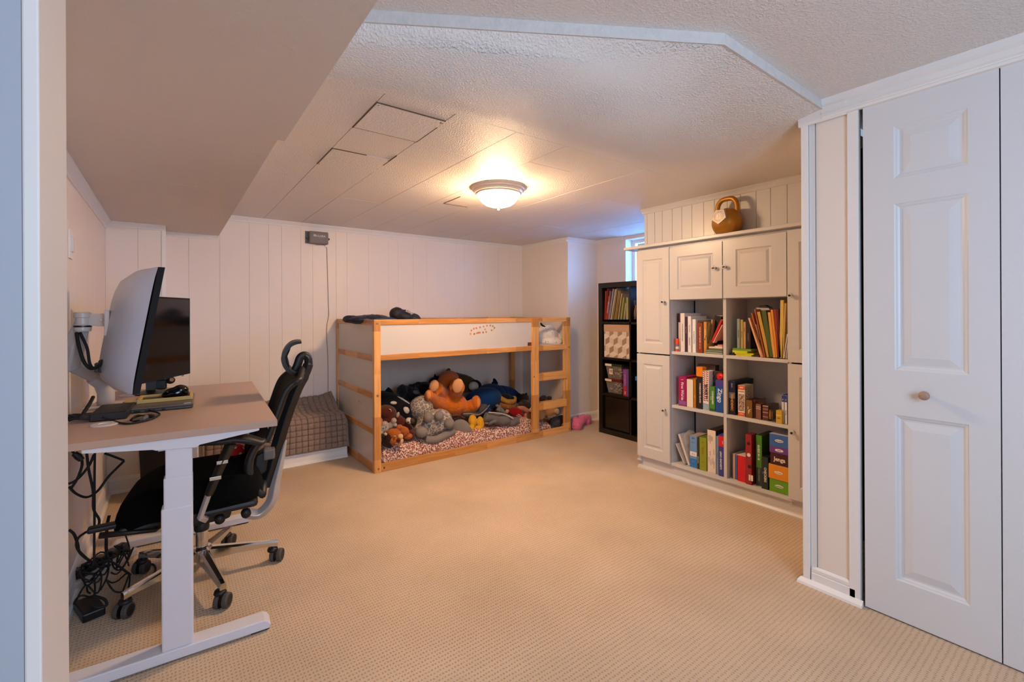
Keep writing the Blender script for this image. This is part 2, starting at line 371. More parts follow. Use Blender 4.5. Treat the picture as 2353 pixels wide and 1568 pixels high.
# crown mouldings
def crown(z, h=.042, d=.034):
    return [(0, z), (0, z-h), (.006, z-h), (.010, z-h*.8), (.010, z-h*.72), (d*.55, z-h*.45), (d*.62, z-h*.40), (d*.85, z-h*.16), (d, z-h*.12), (d, z)]
for i, (p0, p1, out, z, h) in enumerate((((.313, FW, 0), (RW, FW, 0), (0, -1, 0), CZ, .042), ((-.03, FW, 0), (.313, FW, 0), (0, -1, 0), SZ, .03),
        ((LW, CH, 0), (-.022, CH, 0), (0, -1, 0), SZ, .034), ((LW, .72, 0), (LW, CH, 0), (1, 0, 0), SZ, .05),
        ((RW, 3.57, 0), (RW, FW, 0), (-1, 0, 0), CZ, .042), ((RW-.034, 3.57, 0), (WNX, 3.57, 0), (0, -1, 0), CZ, .042), ((WNX, 3.19, 0), (WNX, 3.57, 0), (-1, 0, 0), CZ, .042))):
    struct('trim_%d' % (i+1), extrude_path(B(), crown(z, h), p0, p1, out), PAINT)

# ------------------------------------------------------------------ ceilings
step = [(.28, 1.462), (.45, 1.354), (1.43, .782), (2.30, .782)]
off = .36
# hinge where the slope meets the flat: step line shifted away from the doorway
bm = B()
lo = [bm.verts.new((x, y, NZ-.036)) for x, y in step]
hi = [bm.verts.new((x, y, CZ)) for x, y in [(.28, 1.50), (.62, 1.275), (1.10, 1.02), (2.30, 1.16)]]
for i in range(3): bm.faces.new((lo[i], lo[i+1], hi[i+1], hi[i]))
fl = [bm.verts.new((x, y, CZ)) for x, y in [(.28, 1.62), (.62, 1.62), (1.10, 1.62), (2.30, 1.62)]]
for i in range(3): bm.faces.new((hi[i], hi[i+1], fl[i+1], fl[i]))
a = [bm.verts.new(c) for c in ((2.30, 1.16, CZ), (4.0, 1.16, CZ), (4.0, 1.62, CZ), (2.30, 1.62, CZ))]; bm.faces.new(a)
a = [bm.verts.new(c) for c in ((.28, 1.62, CZ+.004), (4.0, 1.62, CZ+.004), (4.0, 4.5, CZ+.004), (.28, 4.5, CZ+.004))]; bm.faces.new(a)
a = [bm.verts.new(c) for c in ((2.30, .782, NZ-.036), (4.0, .782, NZ-.036), (4.0, 1.16, CZ), (2.30, 1.16, CZ))]; bm.faces.new(a)
bmesh.ops.remove_doubles(bm, verts=bm.verts[:], dist=1e-5)
ceil = struct('ceiling', bm, CEIL, smooth=True)
bm = B()   # face of the step, smooth plaster
for i in range(3):
    (x0, y0), (x1, y1) = step[i], step[i+1]
    prism(bm, [(x0, y0), (x1, y1), (x1+.002, y1-.008), (x0+.002, y0-.008)], lambda p, q, d: Vector((p, q, d)), NZ-.037, NZ+.01)
obj('step_edge', bm, mat('step_plaster', '#d2ccc6', .7, .12, 30, .4, 60), ceil)
# tiles: strips running away from the camera, cross joints; two of them sit a little proud and crooked
cols = [.300, .632, .926, 1.236, 1.532, 1.835, 2.14, 2.445, 2.75, 3.055, 3.36, 3.66, 3.99]
cross = {0: [1.62, 2.85, 4.36], 1: [1.62, 1.702, 1.985, 2.300, 2.583, 3.5, 4.36], 2: [1.62, 2.02, 3.24, 4.36], 3: [1.62, 2.58, 3.8, 4.36], 4: [1.62, 1.9, 2.85, 3.1, 4.36],
         5: [1.62, 2.5, 3.7, 4.36], 6: [1.62, 2.9, 4.36], 7: [1.62, 2.2, 3.4, 4.36]}
for i in range(12):
    cy = cross.get(i, [1.62, 1.62+.4*(i % 3+1), 3.2+.15*(i % 2), 4.36])
    for j, (ya, yb) in enumerate(zip(cy[:-1], cy[1:])):
        g = .0017; proud = .0
        if i == 1 and j in (1, 3): g, proud = .0032, .003
        z0 = CZ-proud+random.uniform(-.0006, .0006)
        if i >= 10 and ya >= 3.5: continue
        obj('ceiling_tile', bx(cols[i]+g, cols[i+1]-g, ya+g, yb-g, z0, CZ+.003), CEIL, ceil)
for a in ((.630, .634, 1.70, 1.99), (.633, .926, 1.700, 1.704), (.924, .928, 1.78, 1.985), (.633, .926, 1.983, 1.986), (.630, .634, 2.30, 2.585), (.633, .80, 2.298, 2.301), (.924, .928, 2.22, 2.40), (1.60, 1.603, 2.74, 2.98), (1.603, 1.80, 2.977, 2.980)):
    obj('open_joint', bx(*a, CZ-.0035, CZ+.002), mat('joint_dirt', '#6a5444', .9, .5, 60), ceil)
for x, y, r in ((.645, 1.72, .006), (.915, 1.725, .012), (.64, 2.575, .004), (.92, 2.31, .006), (.70, 1.985, .004), (.80, 1.984, .004)):
    obj('chipped_spot', lathe(B(), [(.001, -.0036), (r, -.0034), (r*.8, 0), (.001, .001)], (x, y, CZ), 9), mat('joint_dirt', '#6a5444'), ceil)
bm = B()
poly = [(-1.6, -2.2), (4.0, -2.2), (4.0, .78), (2.3, .784), (1.43, .784), (.45, 1.356), (.28, 1.465), (-.5, 1.95), (-1.6, 1.95)]
prism(bm, poly, lambda a, b, d: Vector((a, b, d)), NZ, NZ+.05)
struct('ceiling_near', bm, CEIL_NEAR)
# soffit on the left with the small jog in its edge, panelled underside
sf = struct('ceiling_soffit', bx(LW-.02, .313, .80, FW+.005, SZ+.004, CZ+.06), SOFF)
yy = [.80, 1.825]
obj('soffit_board', bx(LW, .336, .80, 1.828, SZ-.001, SZ+.006), SOFF, sf)
yy = [1.83, 2.02, 2.27, 2.52, 2.73, 3.0, 3.3, 3.62, 3.95, FW]
for a, b in zip(yy[:-1], yy[1:]): obj('soffit_board', bx(LW, .3135, a+.0006, b-.0006, SZ-random.uniform(0, .0008), SZ+.006), SOFF, sf)

# ------------------------------------------------------------------ doorway jamb at the left edge of the view, hall behind the camera
HALLP = mat('hall_wall_dimmed', '#9fa0a4', .5, .03, 3)  # dimming put into the wall colour, offsets the strong hall light close by
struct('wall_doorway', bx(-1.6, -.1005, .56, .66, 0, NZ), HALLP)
struct('trim_20', bx(-.1005, -.0898, .5605, .692, 0, NZ), mat('jamb_paint', '#d6ccc2', .5, .02), bevel=.0015)
struct('trim_21', bx(-.14, -.1005, .66, .692, 0, NZ), PAINT)
struct('wall_hall_left', bx(-1.6, -1.5, -2.2, .56, 0, NZ), PAINT2)
struct('wall_hall_back', bx(-1.6, 4.0, -2.3, -2.2, 0, NZ), PAINT2)

# ------------------------------------------------------------------ closet wall, doors, corner post
yL, yR = .862, .66
wcl = struct('wall_closet', bx(CWX+.02, CWX+.10, .685, .862, 0, 2.05), PAINT2)
obj('return_panel', bx(CWX+.0, 3.9, .845, .862, 0, 2.06), PAINT2, wcl)
def cy(u, v=700): return P(u, v, X=CWX).y
obj('corner_casing', bx(CWX-.006, CWX+.02, cy(1859), .866, .0, 2.04), PAINT, wcl, bevel=.002)
obj('corner_strip', bx(CWX+.004, CWX+.02, cy(1873), cy(1860), .0, 2.04), PAINT, wcl)
obj('flat_panel', bx(CWX+.007, CWX+.02, cy(1947), cy(1875), .0, 2.04), PAINT2, wcl)
obj('door_casing', bx(CWX-.004, CWX+.03, cy(1974), cy(1949), .0, 2.04), PAINT, wcl, bevel=.0015)
obj('panel_base', extrude_path(B(), [(0, 0), (.010, 0), (.010, .055), (.007, .058), (.009, .062), (.009, .075), (.004, .082), (0, .084)], (CWX+.006, cy(1962), 0), (CWX+.006, cy(1862), 0), (-1, 0, 0)), PAINT, wcl)
obj('shoe_strip', extrude_path(B(), [(0, 0), (.022, 0), (.020, .010), (.008, .022), (0, .024)], (CWX-.002, cy(1977)-.006, 0), (CWX-.002, .872, 0), (-1, 0, 0), -.0, .6), mat('white_shoe_strip', '#f0eeea', .35, .02), wcl)
# closet behind the doors
struct('wall_closet_inside', bx(2.9, 2.95, -2.2, .845, 0, 2.1), DARK)
obj('header', bx(CWX+.0, CWX+.10, -2.2, .685, 2.028, NZ+.02), PAINT, wcl)
obj('header_end', bx(CWX+.001, CWX+.10, .60, .80, 2.03, NZ+.02), PAINT, wcl)
obj('track', bx(CWX+.006, CWX+.03, -2.2, cy(1983), 2.018, 2.03), PAINT, wcl)
hp = [(0, NZ), (0, 2.014), (.014, 2.016), (.017, 2.026), (.011, 2.030), (.013, 2.034), (.021, 2.040), (.021, 2.060), (.026, 2.064), (.034, 2.072), (.036, 2.080), (.040, NZ)]
struct('trim_8', extrude_path(B(), hp, (CWX, -2.2, 0), (CWX, .782, 0), (-1, 0, 0)), PAINT)
hp2 = [(0, 2.062), (0, 2.010), (.006, 2.012), (.010, 2.02), (.009, 2.034), (.016, 2.044), (.020, 2.052), (.026, 2.062)]
struct('trim_9', extrude_path(B(), hp2, (CWX-.003, .694, 0), (CWX-.003, .874, 0), (-1, 0, 0)), PAINT)
def closet_leaf(n, y0, y1):
    py0, py1 = y0+.072, y1-.094
    if n == 2: py0, py1 = y0+.094, y1-.072
    pz = [(P(2160, 1345, X=CWX).z-.06, P(2160, 980, X=CWX).z), (P(2160, 855, X=CWX).z, P(2160, 462, X=CWX).z), (P(2160, 390, X=CWX).z, P(2160, 240, X=CWX).z)]
    pz = [(.155, .800), (.965, 1.615), (1.705, 1.915)]
    d = struct('door_%d' % n, leaf_front(B(), y0, y1, .006, 2.015, CWX, CWX+.034, py0, py1, pz,
        [(.004, .0), (.008, .003), (.014, .005), (.020, .009), (.026, .009), (.052, .003), (.054, .0025)]), DOORP)
    return d
d1 = closet_leaf(1, cy(2298), cy(1984)-.001)
d2 = closet_leaf(2, cy(2298)-.388, cy(2301.5))
k = P(2128, 908, X=CWX)
obj('knob', lathe(B(), [(.006, 0), (.0075, .004), (.008, .012), (.013, .02), (.0165, .026), (.0165, .031), (.013, .036), (.006, .038)], (CWX, k.y, k.z), 24, (-1, 0, 0)), mat('knob_wood', '#a98a72', .5, .15, 60), d1, smooth=True, label='round pale wooden knob')
# ================================================================== CEILING LIGHT
LX, LY = 1.69, 2.41
lt = thing('ceiling_light', 'round flush ceiling light with glowing frosted glass bowl and stepped rim', 'lamp', (LX, LY, CZ))
rim = [(.05, 0), (.176, -.0), (.176, -.006), (.168, -.012), (.165, -.020), (.156, -.026), (.152, -.036), (.143, -.040), (.140, -.047), (.131, -.047), (.128, -.03), (.05, -.03)]
obj('rim', lathe(B(), rim, (LX, LY, CZ), 64), mat('lamp_rim_paint', '#e5d2c0', .3, .02), lt, smooth=False, label='stepped cream rim')
GLOW = mat('frosted_glass_glow', '#fff2e0', .4, 0, emit=(1.0, .645, .36, 1), es=LAMP_STRENGTH)
dome = [(.1295, -.044), (.128, -.056), (.120, -.075), (.106, -.093), (.084, -.108), (.056, -.118), (.026, -.122), (.002, -.123)]
obj('glass_bowl', lathe(B(), dome, (LX, LY, CZ), 48), GLOW, lt, smooth=True)
obj('finial', lathe(B(), [(.012, 0), (.022, -.002), (.020, -.007), (.009, -.010), (.007, -.014), (.009, -.018), (.006, -.024), (.002, -.027)], (LX, LY, CZ-.120), 20), mat('finial_white', '#eadfd2', .3, .02), lt, smooth=True)

# ================================================================== BUILT-IN BOOKCASE
def byz(u, v): q = P(u, v, X=BKX); return q.y, q.z
Y0c, Y1c = .872, 2.272       # right end (behind the corner post), left end
DP = .29
bk = thing('built_in_bookcase', 'white built-in bookcase with moulded doors, glass knobs and six open compartments', 'bookcase', (BKX, 1.57, 0))
TOPZ, SH1, SH2, BOT = 1.672, .916, .530, .112
ST = .020
yA, yB, yC = 1.975, 1.580, 1.196      # left stile, divider centre, right stile
bm = B()
box(bm, BKX+.004, BKX+DP, yA, yA+.018, .07, TOPZ); box(bm, BKX+.004, BKX+DP, yC-.018, yC, .07, TOPZ)
box(bm, BKX+.004, BKX+DP, Y1c-.018, Y1c, .07, TOPZ); box(bm, BKX+.004, BKX+DP, Y0c, Y0c+.018, .07, TOPZ)
box(bm, BKX+.006, BKX+DP, yC, yA, TOPZ-.02, TOPZ); box(bm, BKX+.004, BKX+DP, yC, yA, 1.284, 1.298)
obj('side_panels', bm, CAB, bk)
obj('divider', bx(BKX+.002, BKX+DP-.01, yB-.010, yB+.010, BOT, 1.298), CAB, bk)
bp = B()
box(bp, BKX+DP-.008, BKX+DP, yB, yA-.014, .09, TOPZ); box(bp, BKX+DP-.008, BKX+DP, yC, yB, .09, TOPZ)
obj('back_panel', bp, mat('back_panel_grey', '#c9c3c2', .5, .02), bk)
obj('wall_slot', bx(BKX+DP-.004, BKX+DP+.01, yA-.016, yA, .09, TOPZ), DARK, bk, label='dark gap beside the back panel')
for z, a, b in ((SH1, yB+.010, yA), (SH1, yC, yB-.010), (SH2, yB+.010, yA), (SH2, yC, yB-.010)):
    obj('shelf', bx(BKX-.002, BKX+DP-.008, a, b, z-.021, z), CAB, bk, bevel=.001)
obj('bottom_board', bx(BKX-.004, BKX+DP, Y0c, Y1c, BOT-.022, BOT), CAB, bk)
obj('top_lip', bx(BKX-.045, 3.0, Y0c-.0, Y1c+.10, TOPZ+.012, TOPZ+.034), CAB, bk, bevel=.003)
obj('top_board', bx(BKX+.002, 3.0, Y0c, Y1c, TOPZ-.002, TOPZ+.012), CAB, bk)
obj('plinth', bx(BKX+.012, BKX+.03, Y0c, Y1c-.006, 0, BOT-.022), CAB, bk)
obj('plinth_bead', extrude_path(B(), [(0, .040), (.018, .042), (.022, .050), (.018, .058), (0, .060)], (BKX+.012, Y1c-.03, 0.012), (BKX+.012, Y1c+.006, .012), (-1, 0, 0)), CAB, bk)
obj('shoe_strip', extrude_path(B(), [(0, 0), (.020, 0), (.019, .010), (.010, .022), (0, .025)], (BKX+.012, Y0c, 0), (BKX+.012, Y1c+.004, 0), (-1, 0, 0)), CAB, bk)
CRINGS = [(.003, .004), (.008, .0075), (.016, .0080), (.020, .0060), (.030, .0005), (.032, .0)]
glassk = mat('knob_glass', '#f4ece6', .05, 0, alpha=.45, coat=.6)
dkm = mat('knob_metal', '#3a3230', .3, .1, metal=.8)
def cab_door(y0, y1, z0, z1, ky, kz, m=.055, mz=.07):
    g = .0015
    d = obj('door', leaf_front(B(), y0+g, y1-g, z0+g, z1-g, BKX-.018, BKX-.001, y0+m, y1-m, [(z0+mz, z1-mz)], CRINGS), CAB, bk, bevel=.0)
    kb = lathe(B(), [(.006, 0), (.006, .004), (.004, .008), (.005, .012), (.012, .016), (.0155, .021), (.0135, .027), (.008, .030), (.001, .031)], (BKX-.018, ky, kz), 12, (-1, 0, 0))
    k = obj('knob', kb, glassk, d, smooth=False, label='faceted clear glass knob')
    obj('knob_core', lathe(B(), [(.008, 0), (.008, .003), (.003, .005), (.0035, .018), (.0065, .022), (.0065, .0325), (.001, .033)], (BKX-.018, ky, kz), 12, (-1, 0, 0)), dkm, d, label='dark metal knob centre')
    return d
cab_door(yA+.006, Y1c-.002, .890, 1.668, 2.021, 1.272, m=.058, mz=.075)
cab_door(yA+.006, Y1c-.002, .100, .883, 2.019, .486, m=.058, mz=.075)
cab_door(yB+.004, yA+.004, 1.286, 1.660, 1.631, 1.487, m=.065, mz=.07)
cab_door(yC-.002, yB-.000, 1.286, 1.665, 1.560, 1.488, m=.085, mz=.07)
cab_door(Y0c+.002, yC-.004, .902, 1.672, 1.168, 1.290, m=.062, mz=.075)
cab_door(Y0c+.002, yC-.004, .108, .895, 1.160, .500, m=.062, mz=.075)
# beadboard above
BD = 2.985
wbd = struct('wall_above_bookcase', bx(BD+.006, BD+.05, .86, 2.262, TOPZ+.03, 2.05), GROOVE)
ys = [2.262, 2.242, 2.172, 2.105, 2.02, 1.94, 1.86, 1.77, 1.69, 1.60, 1.512, 1.412, 1.325, 1.23, 1.12, 1.0, .862]
for a, b in zip(ys[:-1], ys[1:]): obj('plank', bx(BD, BD+.01, b+.0014, a-.0014, TOPZ+.034, 2.0), CAB, wbd)
obj('end_panel', bx(BD+.002, BKX+DP+.6, 2.262, 2.270, TOPZ+.034, 2.0), CAB, wbd)
struct('trim_10', extrude_path(B(), crown(CZ, .036, .028), (BD, .86, 0), (BD, 2.285, 0), (-1, 0, 0)), CAB)
struct('wall_behind_bookcase', bx(BKX+DP+.012, BKX+DP+.03, Y0c, Y1c-.005, 0, 1.99), DARK)

# ================================================================== KETTLEBELL
GOLD = mat('bronze_gold_paint', '#ae741e', .36, .10, 12, .05, 80, metal=.45)
kz0 = TOPZ+.034; kx, ky = 2.905, 1.558
kt = thing('kettlebell', 'bronze gold kettlebell with pentagon plate on top of the white bookcase', 'kettlebell', (kx, ky, kz0))
R = .094
prof = [(.001, 0), (.062, 0), (.0685, .004)]
for i in range(1, 15):
    t = -PI/2+.72+(PI-.72)*i/14; prof.append((R*math.cos(t), R*.756+R*math.sin(t)))
prof[-1] = (.001, prof[-1][1])
obj('ball', lathe(B(), prof, (kx, ky, kz0), 48, cap=False), GOLD, kt, smooth=True)
hy = [(.060, .105), (.066, .150), (.060, .196), (.036, .224), (0, .229), (-.036, .224), (-.060, .196), (-.066, .150), (-.060, .105)]
obj('handle', tube(B(), smoothpts([(kx, ky+a, kz0+b*.985) for a, b in hy], 6), .0155, 16), GOLD, kt, smooth=True)
pn = (Vector((-1, .06, .13))).normalized(); pr = pn.cross(Vector((0, 0, 1))).normalized()*-1; pu = pr.cross(pn)*-1
if pu.z < 0: pu = -pu
pr = pu.cross(pn)
cen = Vector((kx, ky, kz0+.071+.020))+pn*.0850
STEEL = mat('plate_steel', '#b9aca4', .35, .2, 300, .15, 300, metal=.7)
pent = [(.053*math.sin(2*PI*i/5+PI), .053*math.cos(2*PI*i/5+PI)) for i in range(5)]
kt_ = prism(B(), [(a*1.0, b*1.0) for a, b in pent], lambda a, b, d: cen+pr*a+pu*b+pn*d, -.012, .008)
pl = obj('plate', kt_, STEEL, kt, bevel=.002, label='raised silver pentagon weight plate')
text('plate_number', '45', .034, cen+pn*.0085, pr, pu, mat('plate_letters', '#e8e0d8', .3, .05, metal=.7), pl, ext=.001)

for k in range(26):
    a = 2*PI*k/26; d = pr*math.cos(a)+pu*math.sin(a)
    obj('plate_ray', tube(B(), [cen+d*.024+pn*.0085, cen+d*.036+pn*.0085], .0008, 4), mat('ray_dark', '#5c4a40', .5), kt)
# ================================================================== BOOKS AND BOXES IN THE BOOKCASE
LEFTY = Vector((0, -1, 0)); UPZ = Vector((0, 0, 1))
PAGE = mat('paper_edge', '#e9ddc8', .8, .08, 300)
def cmat(col, rough=.42): return mat('print_'+col.strip('#')+('' if rough == .42 else '_r%d' % (rough*100)), col, rough, .04, 20)
def span(ul, ur, v, xf): a, b = P(ul, v, X=xf).y, P(ur, v, X=xf).y; return min(a, b), max(a, b)
def lean_M(lean, y, z): return Matrix.Translation((0, y, z)) @ Matrix.Rotation(lean, 4, 'X') @ Matrix.Translation((0, -y, -z))
def flags(o, label, cat, group): props(o, label, cat, group)
def title(par, s, x, y, z, size, col, vert=True, M=None, sx=1.0, flip=False):
    r, u = (-UPZ, LEFTY) if vert else (LEFTY, UPZ)
    if vert and flip: r, u = UPZ, -LEFTY
    c = Vector((x-.0006, y, z))
    if M is not None: c = M @ c; R = M.to_3x3(); r = R @ r; u = R @ u
    return text('title', s, size, c, r, u, cmat(col), par, sx=sx)
def book(ul, ur, vt, zb, col, label, group, xf=BKX+.02, depth=.17, lean=0, hard=False, titles=(), vref=None, page=None, cat='book', trim=0):
    vref = vref or vt+40
    y0, y1 = span(ul, ur, vref, xf); zt = P((ul+ur)/2, vt, X=xf).z; H = zt-zb
    y0 += .0004; y1 -= .0004
    M = lean_M(lean, y0 if lean > 0 else y1, zb) if lean else Matrix()
    t = thing('book', label, cat, (xf, (y0+y1)/2, zb), group=group)
    ct = .0022 if hard else .0009
    bm = box(B(), xf, xf+ct, y0, y1, zb, zb+H, M)                      # spine
    box(bm, xf+ct, xf+depth, y0, y0+ct, zb, zb+H, M); box(bm, xf+ct, xf+depth, y1-ct, y1, zb, zb+H, M)
    obj('cover', bm, cmat(col), t)
    o = .003 if hard else 0
    obj('page_block', bx(xf+ct, xf+depth-o-.001, y0+ct, y1-ct, zb+o+.0003, zb+H-o-.0006, M), page or PAGE, t)
    for (s, f, size, c) in titles:
        title(t, s, xf, (y0+y1)/2, zb+H*f, size, c, M=M)
    return t, (y0, y1, zb, zt, M)
def gbox(ul, ur, vt, zb, col, label, group, xf=BKX+.02, depth=.20, lean=0, name='board_game_box', cat='box', titles=(), side=None, lid=None, vref=None, zt=None, bands=()):
    vref = vref or vt+40
    y0, y1 = span(ul, ur, vref, xf); zt = zt or P((ul+ur)/2, vt, X=xf).z; y0 += .0004; y1 -= .0004
    if xf < 3.2: y0 = max(y0, 1.5915 if (y0+y1)/2 > 1.58 else 1.1975)
    M = lean_M(lean, y0 if lean > 0 else y1, zb) if lean else Matrix()
    t = thing(name, label, cat, (xf, (y0+y1)/2, zb), group=group)
    H = zt-zb
    obj('body', bx(xf, xf+depth, y0, y1, zb, zb+H, M), cmat(side or col), t, bevel=.001)
    obj('front_print', bx(xf-.0006, xf+.0002, y0+.0008, y1-.0008, zb+.0008, zb+H-.0008, M), cmat(col), t)
    for (fa, fb, c) in bands: obj('print_band', bx(xf-.0009, xf, y0+.0012, y1-.0012, zb+H*fa, zb+H*fb, M), cmat(c), t)
    for q in titles:
        s, f, size, c = q[:4]; vert = q[4] if len(q) > 4 else True; dy = q[5] if len(q) > 5 else 0; sx = q[6] if len(q) > 6 else 1
        title(t, s, xf-.0006, (y0+y1)/2+dy, zb+H*f, size, c, vert, M=M, sx=sx)
    return t, (y0, y1, zb, zt, M)

g1 = 'books in the top left compartment'
z1 = SH1+.0004
# glue stick
gp = P(1556.5, 806, X=BKX+.018); gs = thing('glue_stick', 'orange capped glue stick standing left of the books', 'glue stick', (gp.x, gp.y, z1))
gc = (gp.x, gp.y, z1)
obj('tube', lathe(B(), [(.012, .012), (.0125, .014), (.0125, .052), (.012, .054)], gc, 24), cmat('#8a6a78'), gs, smooth=False)
obj('base_ring', lathe(B(), [(.0128, 0), (.0132, .002), (.0132, .012), (.012, .013)], gc, 24), cmat('#e0502c'), gs, label='orange twist base')
obj('cap', lathe(B(), [(.0128, .052), (.0132, .054), (.0132, .066), (.0126, .067), (.0126, .088), (.0115, .091), (.002, .091)], gc, 24), cmat('#f0481e'), gs, label='orange ribbed cap')
obj('paper_label', lathe(B(), [(.01265, .018), (.01268, .019), (.01268, .034), (.01265, .035)], gc, 24, cap=False), cmat('#e8e2e4'), gs)
xb = BKX+.03
book(1557, 1563.5, 721, z1, '#4a1820', 'thin dark maroon hardback behind the orange glue stick', g1, xf=xb+.03, depth=.16)
book(1559, 1563, 741, z1, '#d8c8c0', 'thin pale paperback peeking out left of the tall cream guide', g1, xf=xb+.02, depth=.13)
book(1563.5, 1573, 720, z1, '#e6dcd6', 'tallest cream paperback with a grey printed spine on the top left shelf', g1, titles=[('The Essential Slow Cooker Recipes', .50, .0088, '#6a6470')], depth=.21)
book(1573, 1580.5, 728, z1, '#4a2a38', 'dark plum cookbook next to the tall cream one', g1, depth=.20, xf=BKX+.026, titles=[('Slow Cookers', .62, .008, '#b7a0a8')])
book(1580.5, 1588, 727, z1, '#ece6e0', 'white topped book with a black title panel on its spine', g1, depth=.20, titles=[('WORLD HISTORY', .66, .006, '#302428'), ('STRONG FIT', .30, .010, '#5a4648')])
book(1588, 1591.5, 735, z1, '#c0b8bc', 'thin grey paperback left of the white block capital spine', g1, depth=.19, xf=BKX+.028)
book(1591.5, 1598.5, 734, z1, '#efefec', 'white spined paperback with small grey capitals', g1, depth=.21, titles=[('Encyclopaedia of Answers', .45, .0085, '#7a7a80')])
book(1598.5, 1602.5, 736, z1, '#a8948c', 'worn taupe paperback left of the red brown classic', g1, depth=.19, xf=BKX+.03)
t, (a, b, c, d, M) = book(1602.5, 1614.5, 742, z1, '#8e3a1c', 'rust red hardback with gold frame and white lettering on the spine', g1, depth=.19, hard=True, titles=[('THE RESILIENT READER', .60, .0105, '#f2e6dc'), ('JAMES CLARKE', .22, .006, '#f2e6dc')])
book(1614.5, 1616.5, 746, z1, '#3a2420', 'thin dark brown book between the rust red and the tan spines', g1, xf=BKX+.024)
book(1617, 1623.5, 740, z1, '#cf9448', 'tan paperback with pale sideways lettering', g1, depth=.18, titles=[('A PIECE OF NEWS', .62, .008, '#f3e3c2')])
# olive pouch
ob = B(); c = P(1625, 770, X=BKX+.04)
tube(ob, smoothpts([c+Vector((0, -.020, .085)), c+Vector((0, -.016, .055)), c+Vector((0, -.006, .01)), c+Vector((0, .006, -.035)), c+Vector((0, -.004, -.062))], 5), [.006, .009, .012, .013, .014, .014, .015, .015, .016, .018, .019, .020, .021, .021, .021, .021, .019, .017, .014, .012, .008], 12)
props(obj('olive_pouch', ob, mat('olive_cloth', '#6e5626', .8, .15, 60, .5, 60), smooth=True), 'crumpled olive cloth pouch standing on the small notebooks', 'pouch')
# stacked notebooks lying flat
def flatbook(ul, ur, zb, th, col, label, group, xf=BKX+.02, depth=.15, pages=None, v=800, cat='notebook', name='notebook', rz=0):
    y0, y1 = span(ul, ur, v, xf)
    t = thing(name, label, cat, (xf, (y0+y1)/2, zb), group=group)
    M = Matrix.Translation((xf, (y0+y1)/2, 0)) @ Matrix.Rotation(rz, 4, 'Z') @ Matrix.Translation((-xf, -(y0+y1)/2, 0))
    bm = box(B(), xf, xf+depth, y0, y1, zb, zb+.0015, M); box(bm, xf, xf+depth, y0, y1, zb+th-.0015, zb+th, M); box(bm, xf+depth-.002, xf+depth, y0, y1, zb+.0015, zb+th-.0015, M)
    obj('cover', bm, cmat(col), t); obj('page_block', bx(xf+.002, xf+depth-.002, y0+.002, y1-.002, zb+.0015, zb+th-.0015, M), cmat(pages) if pages else PAGE, t)
    return zb+th
gn = 'notebooks lying on the top left shelf'
z = flatbook(1616, 1660, z1, .014, '#20222a', 'lowest notebook of the pile, dark cover and pale green edge', gn, pages='#a9ac93')
z = flatbook(1618, 1660, z, .013, '#4d5132', 'olive notebook second from the bottom of the pile', gn, pages='#8f947c')
z = flatbook(1628, 1660, z, .011, '#3c4630', 'dark green notebook in the middle of the pile', gn, pages='#7c8468', xf=BKX+.024)
z = flatbook(1628, 1660, z, .009, '#efd8c0', 'thin cream notebook on the pile', gn, pages='#f2e3cf', xf=BKX+.022)
z = flatbook(1642, 1660, z, .007, '#e7c9b4', 'small pale pad on the cream notebook', gn, pages='#f2dccf', xf=BKX+.03, depth=.1)
z = flatbook(1648, 1660, z, .010, '#b03038', 'little red notebook on top of the flat pile', gn, pages='#e7a5a0', xf=BKX+.03, depth=.1)
zt1 = z1+.047
def leaner(u0, u1, v0, v1, th, col, label, group, xf=BKX+.05, depth=.14, zb=None, hard=True, cat='book', name='book', pages=None):
    """book leaning sideways in the plane of the shelf from the foot (u0, v0) to the head (u1, v1); th thickness"""
    a, b = P(u0, v0, X=xf), P(u1, v1, X=xf); d = (b-a); L_ = d.length; d.normalize(); n = Vector((1, 0, 0)).cross(d)
    t = thing(name, label, cat, tuple(a), group=group)
    Mx = Matrix(((1, n.x, d.x, a.x), (0, n.y, d.y, a.y), (0, n.z, d.z, a.z), (0, 0, 0, 1)))
    bm = box(B(), 0, .001, -th/2, th/2, 0, L_, Mx); box(bm, .001, depth, -th/2, -th/2+.001, 0, L_, Mx); box(bm, .001, depth, th/2-.001, th/2, 0, L_, Mx)
    obj('cover', bm, cmat(col), t); obj('page_block', bx(.001, depth, -th/2+.001, th/2-.001, .001, L_-.001, Mx), cmat(pages) if pages else PAGE, t)
    return t
leaner(1635, 1658, 787, 735, .012, '#c4302a', 'bright red book leaning right over the notebooks', g1)
leaner(1638.5, 1659.5, 788, 747, .006, '#f0a896', 'thin salmon pink book leaning beneath the bright red one', g1, pages='#f3c6b5')
leaner(1632, 1636, 790, 735, .010, '#b39468', 'tan folder edge standing right of the olive pouch', g1, xf=BKX+.06)
leaner(1640, 1650, 790, 726, .048, '#1a0e12', 'thick near-black binder tilted behind the red book', g1, xf=BKX+.09)
